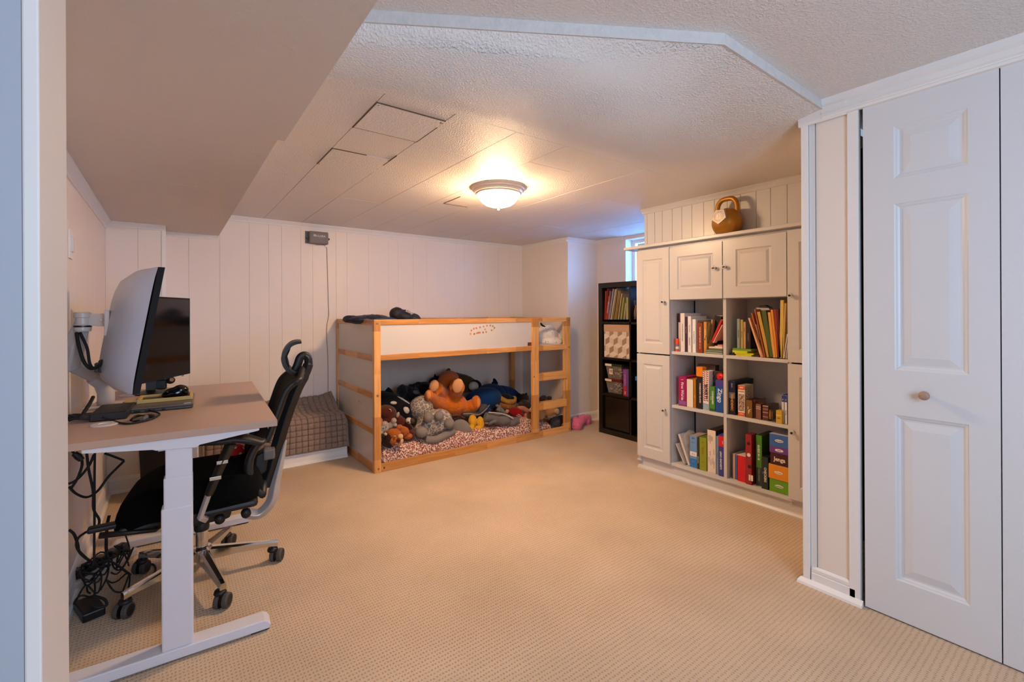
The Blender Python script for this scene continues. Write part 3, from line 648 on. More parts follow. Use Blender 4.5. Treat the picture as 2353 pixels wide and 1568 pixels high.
# ---- top right compartment
g2 = 'books in the top right compartment'
zr = SH1+.0004
gy = 'small game boxes lying in the top right compartment'
ztop = flatbook(1690, 1727, zr, .010, '#cfd01c', 'bottom yellow card box of the small pile', gy, pages='#d8d41c', v=815, depth=.09, name='card_box', cat='box')
ztop = flatbook(1688, 1731, ztop, .009, '#d9d920', 'second yellow card box of the small pile', gy, pages='#d8d41c', v=812, depth=.09, name='card_box', cat='box', rz=.05)
ztop = flatbook(1682, 1717, ztop, .013, '#dcdc1e', 'thicker yellow card box under the green one', gy, pages='#d4d21a', v=808, depth=.09, name='card_box', cat='box')
gtop = ztop
ztop = flatbook(1683, 1726, ztop, .014, '#6f9a2c', 'green card box on top of the yellow boxes', gy, pages='#7ba234', v=800, depth=.10, name='card_box', cat='box')
flatbook(1676, 1687, zr, .014, '#1c1a18', 'little dark box at the foot of the yellow pile', gy, pages='#2a2622', v=818, depth=.05, name='card_box', cat='box', xf=BKX+.03)
flatbook(1731, 1744, zr, .013, '#3a1a1c', 'small maroon box lying beside the yellow pile', gy, pages='#4a2224', v=812, depth=.06, name='card_box', cat='box', xf=BKX+.03)
xx = BKX+.035
book(1693.5, 1700, 733, ztop+.0003, '#8f9c90', 'grey green paperback on the green card box', g2, xf=xx, depth=.12, titles=[('RESEARCH PAPERS', .5, .006, '#38443c')])
book(1701.5, 1707.5, 735, ztop+.0003, '#b09a62', 'beige spined paperback with dark script', g2, xf=xx, depth=.12, titles=[('Atlas of Country', .5, .006, '#4c3a18')])
book(1708.5, 1713.5, 740, ztop+.0003, '#c89658', 'shorter orange tan paperback', g2, xf=xx, depth=.12, titles=[('Little Classics', .7, .005, '#3c2410')])
book(1714, 1724.5, 734, ztop+.0003, '#281416', 'black paperback right of the orange tan one', g2, xf=xx, depth=.12, titles=[('TENDER MERCY', .4, .007, '#7a8a7c')])
fo = 'paper folders leaning in the top right compartment'
for (u0, u1, v0, v1, th, c, lb) in ((1749.5, 1720.5, 821, 731, .010, '#e7ab80', 'outermost peach folder leaning furthest left'),
        (1754, 1727, 821, 720, .006, '#b86a48', 'terracotta folder behind the peach one'), (1752, 1735, 821, 746, .008, '#f0bb86', 'short apricot folder between the leaning ones'),
        (1757.5, 1734, 821, 711, .006, '#a85c30', 'rust folder standing left of the mustard one'), (1765.5, 1742.5, 821, 717, .018, '#c79a3e', 'mustard folder left of the green binder'),
        (1772, 1754.5, 821, 714, .026, '#4b5a16', 'dark green binder among the folders'), (1779, 1767, 822, 718, .015, '#e2a04e', 'light orange folder right of the green binder'),
        (1785, 1773, 822, 712, .012, '#e08d22', 'deep orange folder leaning on the light orange one'), (1789, 1780, 822, 711, .014, '#8c3016', 'brick red folder right of the orange one'),
        (1792, 1786, 822, 711, .012, '#5c0d16', 'dark crimson folder left of the yellow envelope'), (1794.5, 1797, 823, 690, .018, '#d8b450', 'tall yellow envelope near the right side panel'),
        (1798, 1804.5, 823, 697, .010, '#c8a05a', 'kraft brown envelope right of the yellow one')):
    leaner(u0, u1, v0, v1, th, c, lb, fo, xf=BKX+.012, depth=.20, name='folder', cat='folder', pages=c)
leaner(1801, 1809, 824, 768, .005, '#e0cfc6', 'loose white papers slumped at the right end', fo, xf=BKX+.01, depth=.18, name='papers', cat='papers')
leaner(1806, 1810.5, 825, 785, .004, '#cfc3ba', 'last thin sheaf of papers against the side panel', fo, xf=BKX+.01, depth=.18, name='papers', cat='papers')
q = P(1757, 707, X=BKX+.10); tp = thing('tape_dispenser', 'white and black gadget lying on top of the folders', 'gadget', tuple(q))
obj('body', prism(B(), [(-.045, 0), (.035, -.004), (.04, -.018), (-.03, -.022), (-.04, -.012)], lambda a, b, d: Vector((q.x+d, q.y-a, q.z+b)), -.02, .03), cmat('#bdb4b0'), tp, bevel=.002)
obj('grip', prism(B(), [(-.032, 0), (-.024, .014), (.008, .015), (.02, .006), (.034, .002), (.036, -.002)], lambda a, b, d: Vector((q.x+d, q.y-a, q.z+b)), -.018, .028), cmat('#2a2320'), tp, bevel=.002, label='black top of the gadget')
# ---- middle left: games
g3 = 'board games in the middle left compartment'; z3 = SH2+.0004
gbox(1559, 1577, 866, z3, '#a01458', 'magenta box with a large white title down its front', g3, depth=.18, titles=[('First Words', .50, .026, '#f4e4ea'), ('age 3+', .9, .007, '#f4e4ea', False), ('three letter puzzles', .42, .007, '#e0aac4', True, -.012)], bands=[(.04, .17, '#8c5a9c')])
gbox(1578, 1593, 872, z3, '#efdfcf', 'blank cream front box with a golden orange side', g3, depth=.16, side='#c07e1c')
gbox(1594, 1599, 872, z3, '#b57a1e', 'thin golden box edge beside the blank cream box', g3, depth=.16, titles=[('RUMMY', .4, .005, '#f0dcae')])
gbox(1601.5, 1615, 867, z3, '#241a26', 'black purple box with a white serif island title', g3, depth=.20, titles=[('FORBIDDEN ISLAND', .5, .0150, '#f1ebe2', True, -.002)])
gbox(1600, 1614.5, 844, P(1607, 866, X=BKX+.02).z+.001, '#f08a0c', 'plain bright orange box lying on the black island game', g3, depth=.05, name='card_box')
gbox(1603, 1644, 838, P(1607, 866, X=BKX+.02).z+.001, '#54403a', 'long worn brown box lying behind the orange one', g3, xf=BKX+.10, depth=.05, zt=P(1640, 840, X=BKX+.10).z)
sr, (a, b, c, d, M) = gbox(1615, 1629, 853, z3, '#efe2dc', 'tall white box covered in slanted red bars and blue stripes', g3, depth=.20, lean=.0)
for k in range(15):
    h = (d-c); zz = c+h*(.23+.052*k); w = b-a
    poly = [(-.46, -.010), (-.06, .004), (-.06, .0), (-.46, -.016)]
    for s in (0, 1):
        ya = a+w*(.10+.46*s)+(.03*w if k % 2 else 0); yb = ya+w*.34
        bm = B(); vs = [bm.verts.new(x) for x in ((BKX+.0188, yb, zz+.004), (BKX+.0188, ya, zz-.002), (BKX+.0188, ya, zz+.0045), (BKX+.0188, yb, zz+.0105))]
        bm.faces.new(vs); obj('printed_bar', bm, cmat('#9c2018'), sr)
for k in range(5):
    zz = c+.004+k*.0085; bm = B(); vs = [bm.verts.new(x) for x in ((BKX+.0188, b-.001, zz+.002), (BKX+.0188, a+.001, zz-.002), (BKX+.0188, a+.001, zz+.003), (BKX+.0188, b-.001, zz+.007))]
    bm.faces.new(vs); obj('printed_stripe', bm, cmat('#4a93b4'), sr)
title(sr, 'SORRY!', BKX+.0178, (a+b)/2-.001, c+(d-c)*.47, .030, '#3a1418')
gbox(1630.5, 1643, 889, z3, '#4d8a2c', 'short green box with a white word game title', g3, depth=.15, titles=[('CODENAMES', .55, .0150, '#eef4e4', True, -.003), ('DUET', .52, .0095, '#cfe0a4', True, .009)], bands=[(0.01, .10, '#2a5c24')])
wz = gbox(1644, 1662, 874, z3, '#1c4f9c', 'royal blue box with a big swirling white title', g3, depth=.19, titles=[('Zingo', .52, .040, '#e8eef8', True, -.004), ('BINGO WITH A ZING', .45, .006, '#dfe8f6', True, .012)], bands=[(.80, .99, '#4c3f9c')])[0]
rb = P(1657, 866, X=BKX+.06); rdm = cmat('#e01a12')
rt = thing('red_ball_maze', 'round red plastic toy lying on the royal blue box', 'toy', (rb.x, rb.y, rb.z))
obj('disc', lathe(B(), [(.001, -.008), (.022, -.008), (.025, 0), (.022, .008), (.001, .008)], tuple(rb+Vector((0, .004, 0))), 28, Vector((-1, .15, .3))), rdm, rt, smooth=True)
obj('knob', ell(B(), rb+Vector((-.008, .004, .002)), (.007, .009, .006)), rdm, rt, smooth=True)
bk2, _ = gbox(1630, 1660, 856, P(1637, 888, X=BKX+.07).z, '#3a2a28', 'black board game box with silver lines tilted behind the green box', g3, xf=BKX+.07, depth=.12, zt=P(1640, 853, X=BKX+.07).z)
for (ua, va, ub, vb) in ((1633, 876, 1644, 855), (1638, 878, 1650, 857), (1638, 878, 1656, 877)):
    p, q2 = P(ua, va, X=BKX+.0685), P(ub, vb, X=BKX+.0685); obj('printed_line', tube(B(), [p, q2], .0007, 4), cmat('#a09894'), bk2)
# ---- middle right
g4 = 'boxes in the middle right compartment'; z4 = SH2+.0004
gbox(1674.5, 1689.5, 876, z4, '#1a1c3e', 'navy and black box with glowing orange lettering', g4, depth=.24, side='#16161c', titles=[('PANDEMIC', .36, .0215, '#e79a52'), ('ZMAN', .87, .010, '#b8b6c8')], bands=[(.01, .48, '#1c1414'), (.49, .66, '#6a6c74')])
pz, (a, b, c, d, M) = gbox(1695.5, 1712, 886, z4, '#e8dcd0', 'jigsaw box with orange ends and a tangled line drawing', g4, depth=.11, side='#a89c90', bands=[(.01, .125, '#dd5420'), (.86, .99, '#dd5420')], titles=[('300', .925, .014, '#f6e8d8', False, 0, 1.2), ('perplexing', .80, .0085, '#8c3a20', False), ('PUZZLE', .075, .008, '#f6e8d8', False)])
PUZ = spots_mat('puzzle_print', '#cdb9a0', '#7a4a3a', 90, .12, .5, 0, feature='DISTANCE_TO_EDGE', soft=.04, spot2='#a79a92')
obj('puzzle_picture', bx(BKX+.0186, BKX+.0192, a+.004, b-.004, c+(d-c)*.17, c+(d-c)*.72), PUZ, pz)
obj('side_picture', bx(BKX+.03, BKX+.10, a-.0006, a+.0001, c+(d-c)*.30, c+(d-c)*.93), PUZ, pz)
tn, (a, b, c, d, M) = gbox(1713.5, 1729, 920, z4, '#7a5622', 'olive gold box with a bright dragonfly mark', g4, depth=.12, side='#4a2c18', xf=BKX+.015)
ym, zm = (a+b)/2, c+(d-c)*.45
bm = B(); xq = BKX+.0138
ell(bm, (xq, ym+.002, zm-.012), (.0006, .003, .014), seg=8, rings=6); ell(bm, (xq, ym+.006, zm+.012), (.0006, .0025, .010), seg=8, rings=6); ell(bm, (xq, ym-.006, zm+.002), (.0006, .009, .0018), Matrix.Rotation(-.5, 3, 'X'), seg=8, rings=6); ell(bm, (xq, ym-.004, zm-.006), (.0006, .008, .0018), Matrix.Rotation(.7, 3, 'X'), seg=8, rings=6)
obj('dragonfly_mark', bm, cmat('#e8cf98'), tn)
gbox(1730.5, 1735, 921, z4, '#6c3a22', 'thin copper book beside the olive gold box', g4, xf=BKX+.03, depth=.15)
gbox(1736.5, 1749, 929, z4, '#8a5444', 'small copper brown tin with pale marks', g4, depth=.07, side='#57301c', bands=[(.66, .72, '#c9a08c'), (.78, .84, '#d0aa94')], name='tin')
gbox(1752, 1766, 932, z4, '#5c3026', 'dark red brown tin printed with leaping figures', g4, depth=.14, side='#33201a', name='tin', bands=[(.2, .28, '#a8746a'), (.5, .56, '#b88a80'), (.7, .8, '#9c6458'), (.93, .97, '#e8c8b0')])
GT = mat('gold_tin', '#b98f3c', .28, .1, metal=.7)
gc = P(1777, 954, X=BKX+.03)
gt = thing('round_tin', 'round gold tin standing on its edge', 'tin', tuple(gc))
obj('lid', lathe(B(), [(.001, 0), (.028, 0), (.030, .003), (.030, .010), (.001, .010)], tuple(gc+Vector((0, .012, 0))), 32, Vector((-.35, .93, 0))), GT, gt, smooth=False)
obj('body', lathe(B(), [(.001, 0), (.029, 0), (.029, .010), (.001, .010)], tuple(gc+Vector((.003, .003, 0))), 32, Vector((-.35, .93, 0))), mat('copper_tin', '#7c4a34', .3, .1, metal=.6), gt)
gbox(1783, 1797, 944, z4, '#d2ab34', 'little yellow card box with a looped emblem', g4, depth=.04, titles=[('885', .40, .012, '#8c6c1c', False)], bands=[(.60, .68, '#e8c860')], name='card_box', xf=BKX+.004)
for (ul, ur, vt, lb, c, tc) in ((1796, 1802, 908, 'left blue topped game case with a green picture', '#ddd6cc', '#7c8c3c'), (1802.5, 1809, 909, 'right blue topped game case with a black title', '#f2ece6', '#302c30')):
    gbox(ul, ur, vt, z4, c, lb, 'upright game cases beside the yellow card box', depth=.135, side='#2a3a8c', bands=[(.76, .99, '#26389a')], titles=[('PS4', .84, .006, '#f0f0f4'), ('Classic Game', .40, .0055, tc)], name='game_case', cat='case')
# ---- bottom left
g5 = 'boxes in the bottom left compartment'; z5 = BOT+.0004
PLB = mat('clear_bag_plastic', '#b5aea6', .25, .2, 30, .6, 18, alpha=.86)
bm = B(); p0 = P(1566, 1066, X=BKX+.03)
def sheet(bm, a, b, w, th, wob):
    n = 8
    for i in range(n):
        pass
leaner(1572, 1553, 1066, 1020, .008, '#c8bfb8', 'front white game folder slumped left inside the clear bag', g5, xf=BKX+.015, depth=.17, name='folder', cat='folder', pages='#d6cec6')
leaner(1583, 1560, 1069, 998, .016, '#d3cbc3', 'white boxed set leaning in the clear bag', g5, xf=BKX+.02, depth=.17, name='boxed_set', cat='box', pages='#cfc7bf')
bag = B(); pts = [(1557, 1062), (1551, 1025), (1556, 1000), (1564, 991), (1574, 993), (1584, 1040), (1588, 1066), (1572, 1073)]
V0 = [P(u, v, X=BKX+.008) for u, v in pts]; fr = [bag.verts.new(Vector((BKX+.008+random.uniform(0, .02), w.y, max(w.z, z5+.002)))) for w in V0]
bkv = [bag.verts.new(Vector((BKX+.20, w.y+random.uniform(-.01, .01), max(w.z+.01, z5+.002)))) for w in V0]
for i in range(8): bag.faces.new((fr[i], fr[(i+1) % 8], bkv[(i+1) % 8], bkv[i]))
bag.faces.new(fr); bag.faces.new(bkv[::-1])
bgo = obj('plastic_bag', bag, mat('clear_bag', '#d8d2cc', .18, .1, 30, .7, 25, alpha=.30), smooth=False, mods=[subsurf(1)]); props(bgo, 'crumpled clear plastic bag at the left end of the bottom shelf', 'bag')
bl = gbox(1585, 1601.5, 1002, z5, '#6c98cc', 'light blue box with small blue figures and a white grid', g5, depth=.19, side='#b9a89c', bands=[(.01, .28, '#2a78bc'), (.36, .50, '#efe4e4')], titles=[('LIPO', .92, .011, '#2a2c7c', False), ('*  *', .78, .012, '#28306c', False), ('::: ::', .43, .016, '#30303c', False), ('o  o', .2, .010, '#8cc0e8', False), ('o  o', .12, .010, '#1c5c9c', False)])
gbox(1602, 1606.5, 1008, z5, '#3c3424', 'thin dark box with a bold pale green title', g5, depth=.2, titles=[('BRAINVITA', .30, .0095, '#c8d8b4')])
gbox(1607, 1624, 1006, z5, '#8d961c', 'lime green box with an orange scribbled title', g5, depth=.19, side='#747a18', titles=[('Tactics', .60, .019, '#a0541c', True, .002), ('x', .86, .016, '#5a6014', False), ('*  *', .25, .010, '#4c5414', False), ('- - - -', .06, .008, '#e8ecb0', False)])
gbox(1625.5, 1645, 989, z5, '#e8d6c4', 'tall cream box printed with fine black text', g5, depth=.22, side='#33201c', titles=[(s, f, .0048, '#6c5c54', True, dy) for s, f, dy in (('contents of the box', .8, .018), ('rules of play for two to four', .78, .010), ('ages eight and up', .80, .002), ('thirty minutes', .8, -.006), ('made for home use', .3, .018), ('dice and cards', .45, .010), ('one board, sixty tiles', .25, .004), ('keep away from fire', .28, -.008), ('warning small parts', .5, -.016), ('read all of the rules first', .2, -.016))])
gbox(1645.5, 1651.5, 1003, z5, '#7c94ac', 'slim grey blue box beside the tall cream one', g5, depth=.2, titles=[('Travel Games', .5, .006, '#445c74')])
lg = gbox(1651, 1664.5, 1000, z5, '#3c3c8c', 'blue boxed book with a bold white title and a red top', g5, xf=BKX+.01, depth=.18, titles=[('LEGO GADGETS', .38, .0165, '#f0eef0', True, .004)], bands=[(.72, .97, '#d8141c')])[0]
title(lg, 'MAKE', BKX+.0085, P(1659, 1015, X=BKX).y, P(1659, 1018, X=BKX).z, .008, '#f0e0e0')
# ---- bottom right
g6 = 'boxes in the bottom right compartment'
for (ul, ur, vt, c, lb, dd) in ((1681.5, 1684, 1043, '#5c4440', 'dark thin booklet at the left end of the bottom right shelf', .16), (1684.5, 1689, 1044, '#c8a890', 'tan booklet next to the dark one', .17), (1689.5, 1694, 1046, '#5c5c94', 'slate blue booklet beside the red box', .17)):
    book(ul, ur, vt, z5, c, lb, 'thin booklets left of the red box', depth=dd, xf=BKX+.03)
gbox(1695, 1713, 1048, z5, '#d8101a', 'plain bright red box with cream edges', g6, depth=.18, side='#ecd2c4', xf=BKX+.018)
xs = gbox(1713, 1727, 999, z5, '#9c1f24', 'tall deep red box with dark and white counters', g6, depth=.07, side='#7c1a14', xf=BKX+.006)[0]
for fy, fz, rr, c in ((1720, 1020, .0105, '#400c10'), (1720.5, 1046, .0115, '#eadcd8'), (1722.5, 1073, .0115, '#3a0c0c')):
    p = P(fy, fz, X=BKX+.005); obj('printed_counter', lathe(B(), [(.001, 0), (rr, 0), (rr, .0005), (.001, .0005)], tuple(p), 20, Vector((-1, 0, 0))), cmat(c), xs)
p = P(1725, 1098, X=BKX+.005); obj('logo_patch', bx(p.x-.0006, p.x, p.y-.014, p.y+.012, p.z-.020, p.z+.016), cmat('#f0e0d8'), xs); title(xs, '4 in a row', p.x-.0008, p.y, p.z-.002, .0085, '#9c1f24')
p = P(1736, 1075, X=BKX+.0); 
gbox(1737, 1751, 1001, z5, '#4c8c1e', 'green box with a white quiz title and a dark lower part', g6, depth=.17, side='#2c4c1c', xf=BKX+.035, titles=[('GUESS IN 10', .66, .0175, '#f0f6e4', True, .002), ('WORLD AROUND', .22, .0095, '#9aa79c', True)], bands=[(.01, .36, '#2c3c36')])
gbox(1749.5, 1765, 1051, z5, '#20282a', 'charcoal box with a white draughts title', g6, depth=.16, side='#1a1e20', xf=BKX+.008, titles=[('CHECKERS', .45, .0185, '#e4e6e0', True, -.003), ('classic', .5, .006, '#a8aca8', True, .009)])
gg = 'stacked game boxes at the right end of the bottom shelf'
def stackbox(ul, ur, vt, zb, col, lb, word, ws, wc='#3c5c7c', depth=.15, oval=True, xf=BKX+.012, side=None):
    zt = P((ul+ur)/2, vt, X=xf).z
    t, (a, b, c, d, M) = gbox(ul, ur, vt, zb, col, lb, gg, xf=xf, depth=depth, side=side)
    ym, zm = (a+b)/2, (c+d)/2
    if oval:
        bm = B(); vs = [bm.verts.new((xf-.0009, ym+.024*math.cos(2*PI*k/24), zm+.0085*math.sin(2*PI*k/24))) for k in range(24)]; bm.faces.new(vs); obj('white_oval', bm, cmat('#f4ece6'), t)
        text('title', word, ws, (xf-.0012, ym, zm), LEFTY, UPZ, cmat(wc), t)
    return zt, t, (ym, zm)
z6, *_ = stackbox(1768, 1815, 1104, z5, '#6aa012', 'green box at the bottom of the stack, white oval title', 'Letters', .0125, '#4c7c14')
z6, *_ = stackbox(1766, 1813, 1071, z6+.0004, '#e48e1c', 'orange box with a white oval title, above the green one', 'Count', .0125, '#c07c1c', side='#f0b85c', xf=BKX+.008)
z6, t, (ym, zm) = stackbox(1770, 1815, 1044, z6+.0004, '#441018', 'dark maroon box of the tumbling block game with a big cream title', 'x', .01, oval=False)
text('title', 'Jenga', .034, (BKX+.0108, ym, zm), LEFTY, UPZ, cmat('#f5e6d2'), t, sx=.9, ext=.0006)
z6, *_ = stackbox(1768, 1815, 1029, z6+.0004, '#6c3c8c', 'slim purple box with a small white oval', 'Link', .012, '#6c3c8c')
stackbox(1768, 1815, 1000, z6+.0004, '#3a68ae', 'blue box with a white oval title on top of the stack', 'Gamepad', .0100, '#3a5c9c', side='#d8d0dc')
# ================================================================== BLACK CUBE SHELF BEHIND THE BOOKCASE
SX = 3.452; SY1, SY0 = 3.185, 2.41; SD = .385; SHZ = 1.492
BW = mat('black_brown_veneer', '#0f0b0a', .35, .15, 20)
sh = thing('cube_shelf', 'tall black cube shelf standing between the window and the white bookcase', 'shelf', (SX, (SY0+SY1)/2, 0))
bm = box(B(), SX, SX+SD, SY1-.048, SY1, 0, SHZ); obj('side_panel', bm, BW, sh, bevel=.001); obj('side_panel', bx(SX, SX+SD, SY0, SY0+.048, 0, SHZ), BW, sh, bevel=.001)
obj('top_panel', bx(SX, SX+SD, SY0+.048, SY1-.048, SHZ-.048, SHZ), BW, sh); obj('bottom_panel', bx(SX, SX+SD, SY0+.048, SY1-.048, 0, .05), BW, sh)
ym = 2.792
obj('divider', bx(SX+.002, SX+SD, ym-.009, ym+.009, .05, SHZ-.048), BW, sh)
SZs = [.05, .400, .755, 1.108]
for z in SZs[1:]: obj('shelf', bx(SX+.002, SX+SD, SY0+.048, SY1-.048, z-.020, z), BW, sh)
obj('back_panel', bx(SX+SD-.006, SX+SD-.001, SY0+.048, SY1-.048, .05, 1.25), BW, sh)
# lower insert with a drawn-in door
ins = thing('insert_cabinet', 'black insert with a flat door in the lowest cube of the black shelf', 'cabinet', (SX+.02, 2.97, .052))
obj('body', bx(SX+.03, SX+.36, ym+.012, SY1-.051, .0515, .377), BW, ins)
obj('door', bx(SX+.012, SX+.029, ym+.024, SY1-.075, .062, .368), mat('insert_door_black', '#16110f', .25, .1), ins, bevel=.002)
# books of the top cube, mostly leaning to the right
gk = 'picture books in the top cube of the black shelf'
zt0 = SZs[3]+.0004
for i, (u0, u1, vt, th, c, lb, ti) in enumerate(((1386.5, 1387, 687, .008, '#b07868', 'pale brick picture book at the left end', 0), (1389.5, 1391.5, 669, .008, '#b4503c', 'tall red brown picture book near the left end', 0),
        (1391.5, 1396, 663, .007, '#8c3030', 'dark red picture book reaching highest on the left', 0), (1393.5, 1399.5, 681, .013, '#d24a22', 'orange red picture book with a white title', 1),
        (1397.5, 1402, 669, .012, '#7c7486', 'grey violet picture book', 0), (1399.5, 1409, 664, .011, '#a8a2b4', 'lilac grey picture book leaning right', 0), (1404, 1415, 665, .013, '#cdbc9c', 'thick cream picture book', 0),
        (1408, 1418, 662, .006, '#a28c64', 'thin khaki picture book', 0), (1412.5, 1422, 669, .006, '#c2a46c', 'straw coloured picture book', 0), (1416, 1425, 669, .007, '#a8925c', 'ochre picture book right of the straw one', 0),
        (1420.5, 1428.5, 675, .011, '#b8aa84', 'sand coloured picture book', 0), (1427, 1433, 684, .012, '#b0b064', 'moss green picture book with a fat spine', 0), (1433.5, 1437.5, 697, .007, '#d8d0a8', 'short ivory picture book leaning on the last one', 0),
        (1441, 1441, 684, .014, '#c4c498', 'pale patterned picture book upright at the right end', 0))):
    t = leaner(u0, u1, 734.5, vt, th*.85, c, lb+' of the top cube', gk, xf=SX+.03+.002*(i % 3), depth=.20)
    if ti: a, b = P(u0, 733, X=SX+.03), P(u1, vt, X=SX+.03); d = (a-b).normalized(); text('title', 'CAT ON THE MAT', .014, (a+b)/2+Vector((-.001, 0, 0)), d, Vector((-1, 0, 0)).cross(d), cmat('#f2dccc'), t)
flk = 'books lying flat in the top cube'
q = P(1444, 690, X=SX+.16)
for j in range(4):
    z = zt0+.17+.016*j
    flat = thing('book', ['lowest', 'second', 'third', 'topmost'][j]+' of four grey books lying flat behind the upright picture books', 'book', (SX+.22, 2.88, z), group=flk)
    obj('cover', bx(SX+.21, SX+.36, 2.815, 2.93, z, z+.014), cmat(['#46505a', '#5c666c', '#3c444e', '#566068'][j]), flat); obj('page_block', bx(SX+.209, SX+.3595, 2.817, 2.928, z+.002, z+.012), PAGE, flat)
stk = thing('book', 'large dark upright book carrying the flat pile at the back of the top cube', 'book', (SX+.21, 2.87, zt0)); obj('cover', bx(SX+.215, SX+.355, 2.82, 2.925, zt0, zt0+.1695), cmat('#2c3238'), stk)
# second column, mostly hidden
for (u0, u1, vt, c, lb) in ((1453, 1458.5, 690, '#6c7c80', 'grey green book leaning in the right hand top cube'), (1456, 1461.5, 702, '#a89078', 'tan patterned book leaning in the right hand top cube'), (1459, 1465, 706, '#8c7058', 'brown book at the edge of the right hand top cube')):
    leaner(u0-1, u1-1, 734, vt, .010, c, lb, 'books of the right hand top cube', xf=SX+.05, depth=.2)
# fabric box with the cube print
fb = thing('storage_box', 'beige fabric box with a tumbling cube print in the black shelf', 'box', (SX+.01, 2.955, SZs[2]))
y0, y1, z0, z1_ = 2.808, 3.125, SZs[2]+.001, 1.082
FB = [cmat('#ddd0c0', .8), cmat('#e9ddcd', .8), cmat('#a98d76', .8)]
obj('body', bx(SX+.012, SX+.36, y0, y1, z0, z1_), FB[0], fb, bevel=.006)
obj('fabric_band', bx(SX+.009, SX+.0125, y0+.002, y1-.002, z1_-.068, z1_-.001), cmat('#c8a483', .8), fb, bevel=.001, label='plain tan band along the top')
def clip(poly, a0, a1, b0, b1):
    for ax, lim, sg in ((0, a0, 1), (0, a1, -1), (1, b0, 1), (1, b1, -1)):
        out = []
        for i in range(len(poly)):
            p, q = poly[i], poly[(i+1) % len(poly)]; dp, dq = (p[ax]-lim)*sg, (q[ax]-lim)*sg
            if dp >= 0: out.append(p)
            if dp*dq < 0: t = dp/(dp-dq); out.append((p[0]+(q[0]-p[0])*t, p[1]+(q[1]-p[1])*t))
        poly = out
        if len(poly) < 3: return None
    return poly
s_ = .056; w_ = s_*math.sqrt(3)/2*1.08; bm = B()
a0, a1, b0, b1 = .006, (y1-y0)-.006, .006, (z1_-z0)-.070
for r in range(-1, 6):
    for c in range(-1, 6):
        cxk = c*2*w_+(w_ if r % 2 else 0)+.02; cyk = r*1.5*s_+.01
        for mi, q4 in ((1, [(0, 0), (w_, .5*s_), (0, s_), (-w_, .5*s_)]), (0, [(0, 0), (-w_, .5*s_), (-w_, -.5*s_), (0, -s_)]), (2, [(0, 0), (0, -s_), (w_, -.5*s_), (w_, .5*s_)])):
            pg = clip([(cxk+a, cyk+b) for a, b in q4], a0, a1, b0, b1)
            if pg: f = bm.faces.new([bm.verts.new((SX+.0112, y1-a, z0+b)) for a, b in pg]); f.material_index = mi
obj('cube_print', bm, FB, fb)
# clear tubs of bits, purple puzzle and exercise books
CLR = mat('clear_tub', '#e8e0dc', .08, 0, alpha=.22, coat=.3)
def tub(z, h, lidc, label, tag, mats):
    ya, yb = 2.92, 3.122
    t = thing('plastic_tub', label, 'tub', (SX+.03, (ya+yb)/2, z), group='clear plastic tubs in the black shelf')
    bm = B(); lo = [(SX+.05, yb-.018), (SX+.24, yb-.018), (SX+.24, ya+.018), (SX+.05, ya+.018)]; hi = [(SX+.03, yb), (SX+.26, yb), (SX+.26, ya), (SX+.03, ya)]
    A = [bm.verts.new((x, y, z+.001)) for x, y in lo]; C = [bm.verts.new((x, y, z+h-.018)) for x, y in hi]
    for i in range(4): bm.faces.new((A[i], A[(i+1) % 4], C[(i+1) % 4], C[i]))
    bm.faces.new(A)
    obj('tub', bm, CLR, t, bevel=.004)
    obj('lid', bx(SX+.022, SX+.268, ya-.008, yb+.008, z+h-.018, z+h), cmat(lidc), t, bevel=.003)
    obj('label_strip', bx(SX+.019, SX+.022, yb-.085, yb-.004, z+h-.022, z+h-.001), cmat(tag), t, label='white latch strip')
    bits = B(); rnd = random.Random(int(z*100))
    for k in range(46):
        c = Vector((SX+rnd.uniform(.062, .16), rnd.uniform(ya+.028, yb-.028), z+rnd.uniform(.012, h-.04)))
        R = Matrix.Rotation(rnd.uniform(0, 6), 4, 'X') @ Matrix.Rotation(rnd.uniform(0, 6), 4, 'Z')
        box(bits, -.004, .004, -rnd.uniform(.006, .020), .012, -.003, .004, Matrix.Translation(c) @ R, mi=rnd.randrange(len(mats)))
    obj('small_pieces', bits, [cmat(x) for x in mats], t, kind='stuff')
    return t
tub(SZs[1]+.001, .142, '#6c1016', 'lower clear tub with a dark red lid and grey bits inside', '#f0dcd0', ['#8c7c6c', '#c0b09a', '#5a4a40', '#b89a5c'])
tb = tub(SZs[1]+.1435, .150, '#1c3a26', 'upper clear tub with a dark green lid and a price sticker', '#efe6de', ['#6c5848', '#b8a890', '#8c2c24', '#4a3c34'])
obj('price_sticker', bx(SX+.030, SX+.033, 3.03, 3.075, SZs[1]+.19, SZs[1]+.245), cmat('#e8d6c2'), tb)
text('sticker_text', 'OPEN\n12345', .012, (SX+.0295, 3.052, SZs[1]+.22), LEFTY, UPZ, cmat('#3c3028'), tb)
gbox(1432, 1440.5, 853, SZs[1]+.0004, '#8c4a9c', 'purple box with 500 printed at its foot', 'puzzle and exercise books in the black shelf', xf=SX+.03, depth=.2, titles=[('500', .12, .020, '#f6d4c4'), ('JIGSAW PUZZLE FOR ALL', .60, .0095, '#e2c4e4')], bands=[(.0, .36, '#b4304c')], zt=SZs[1]+.252)
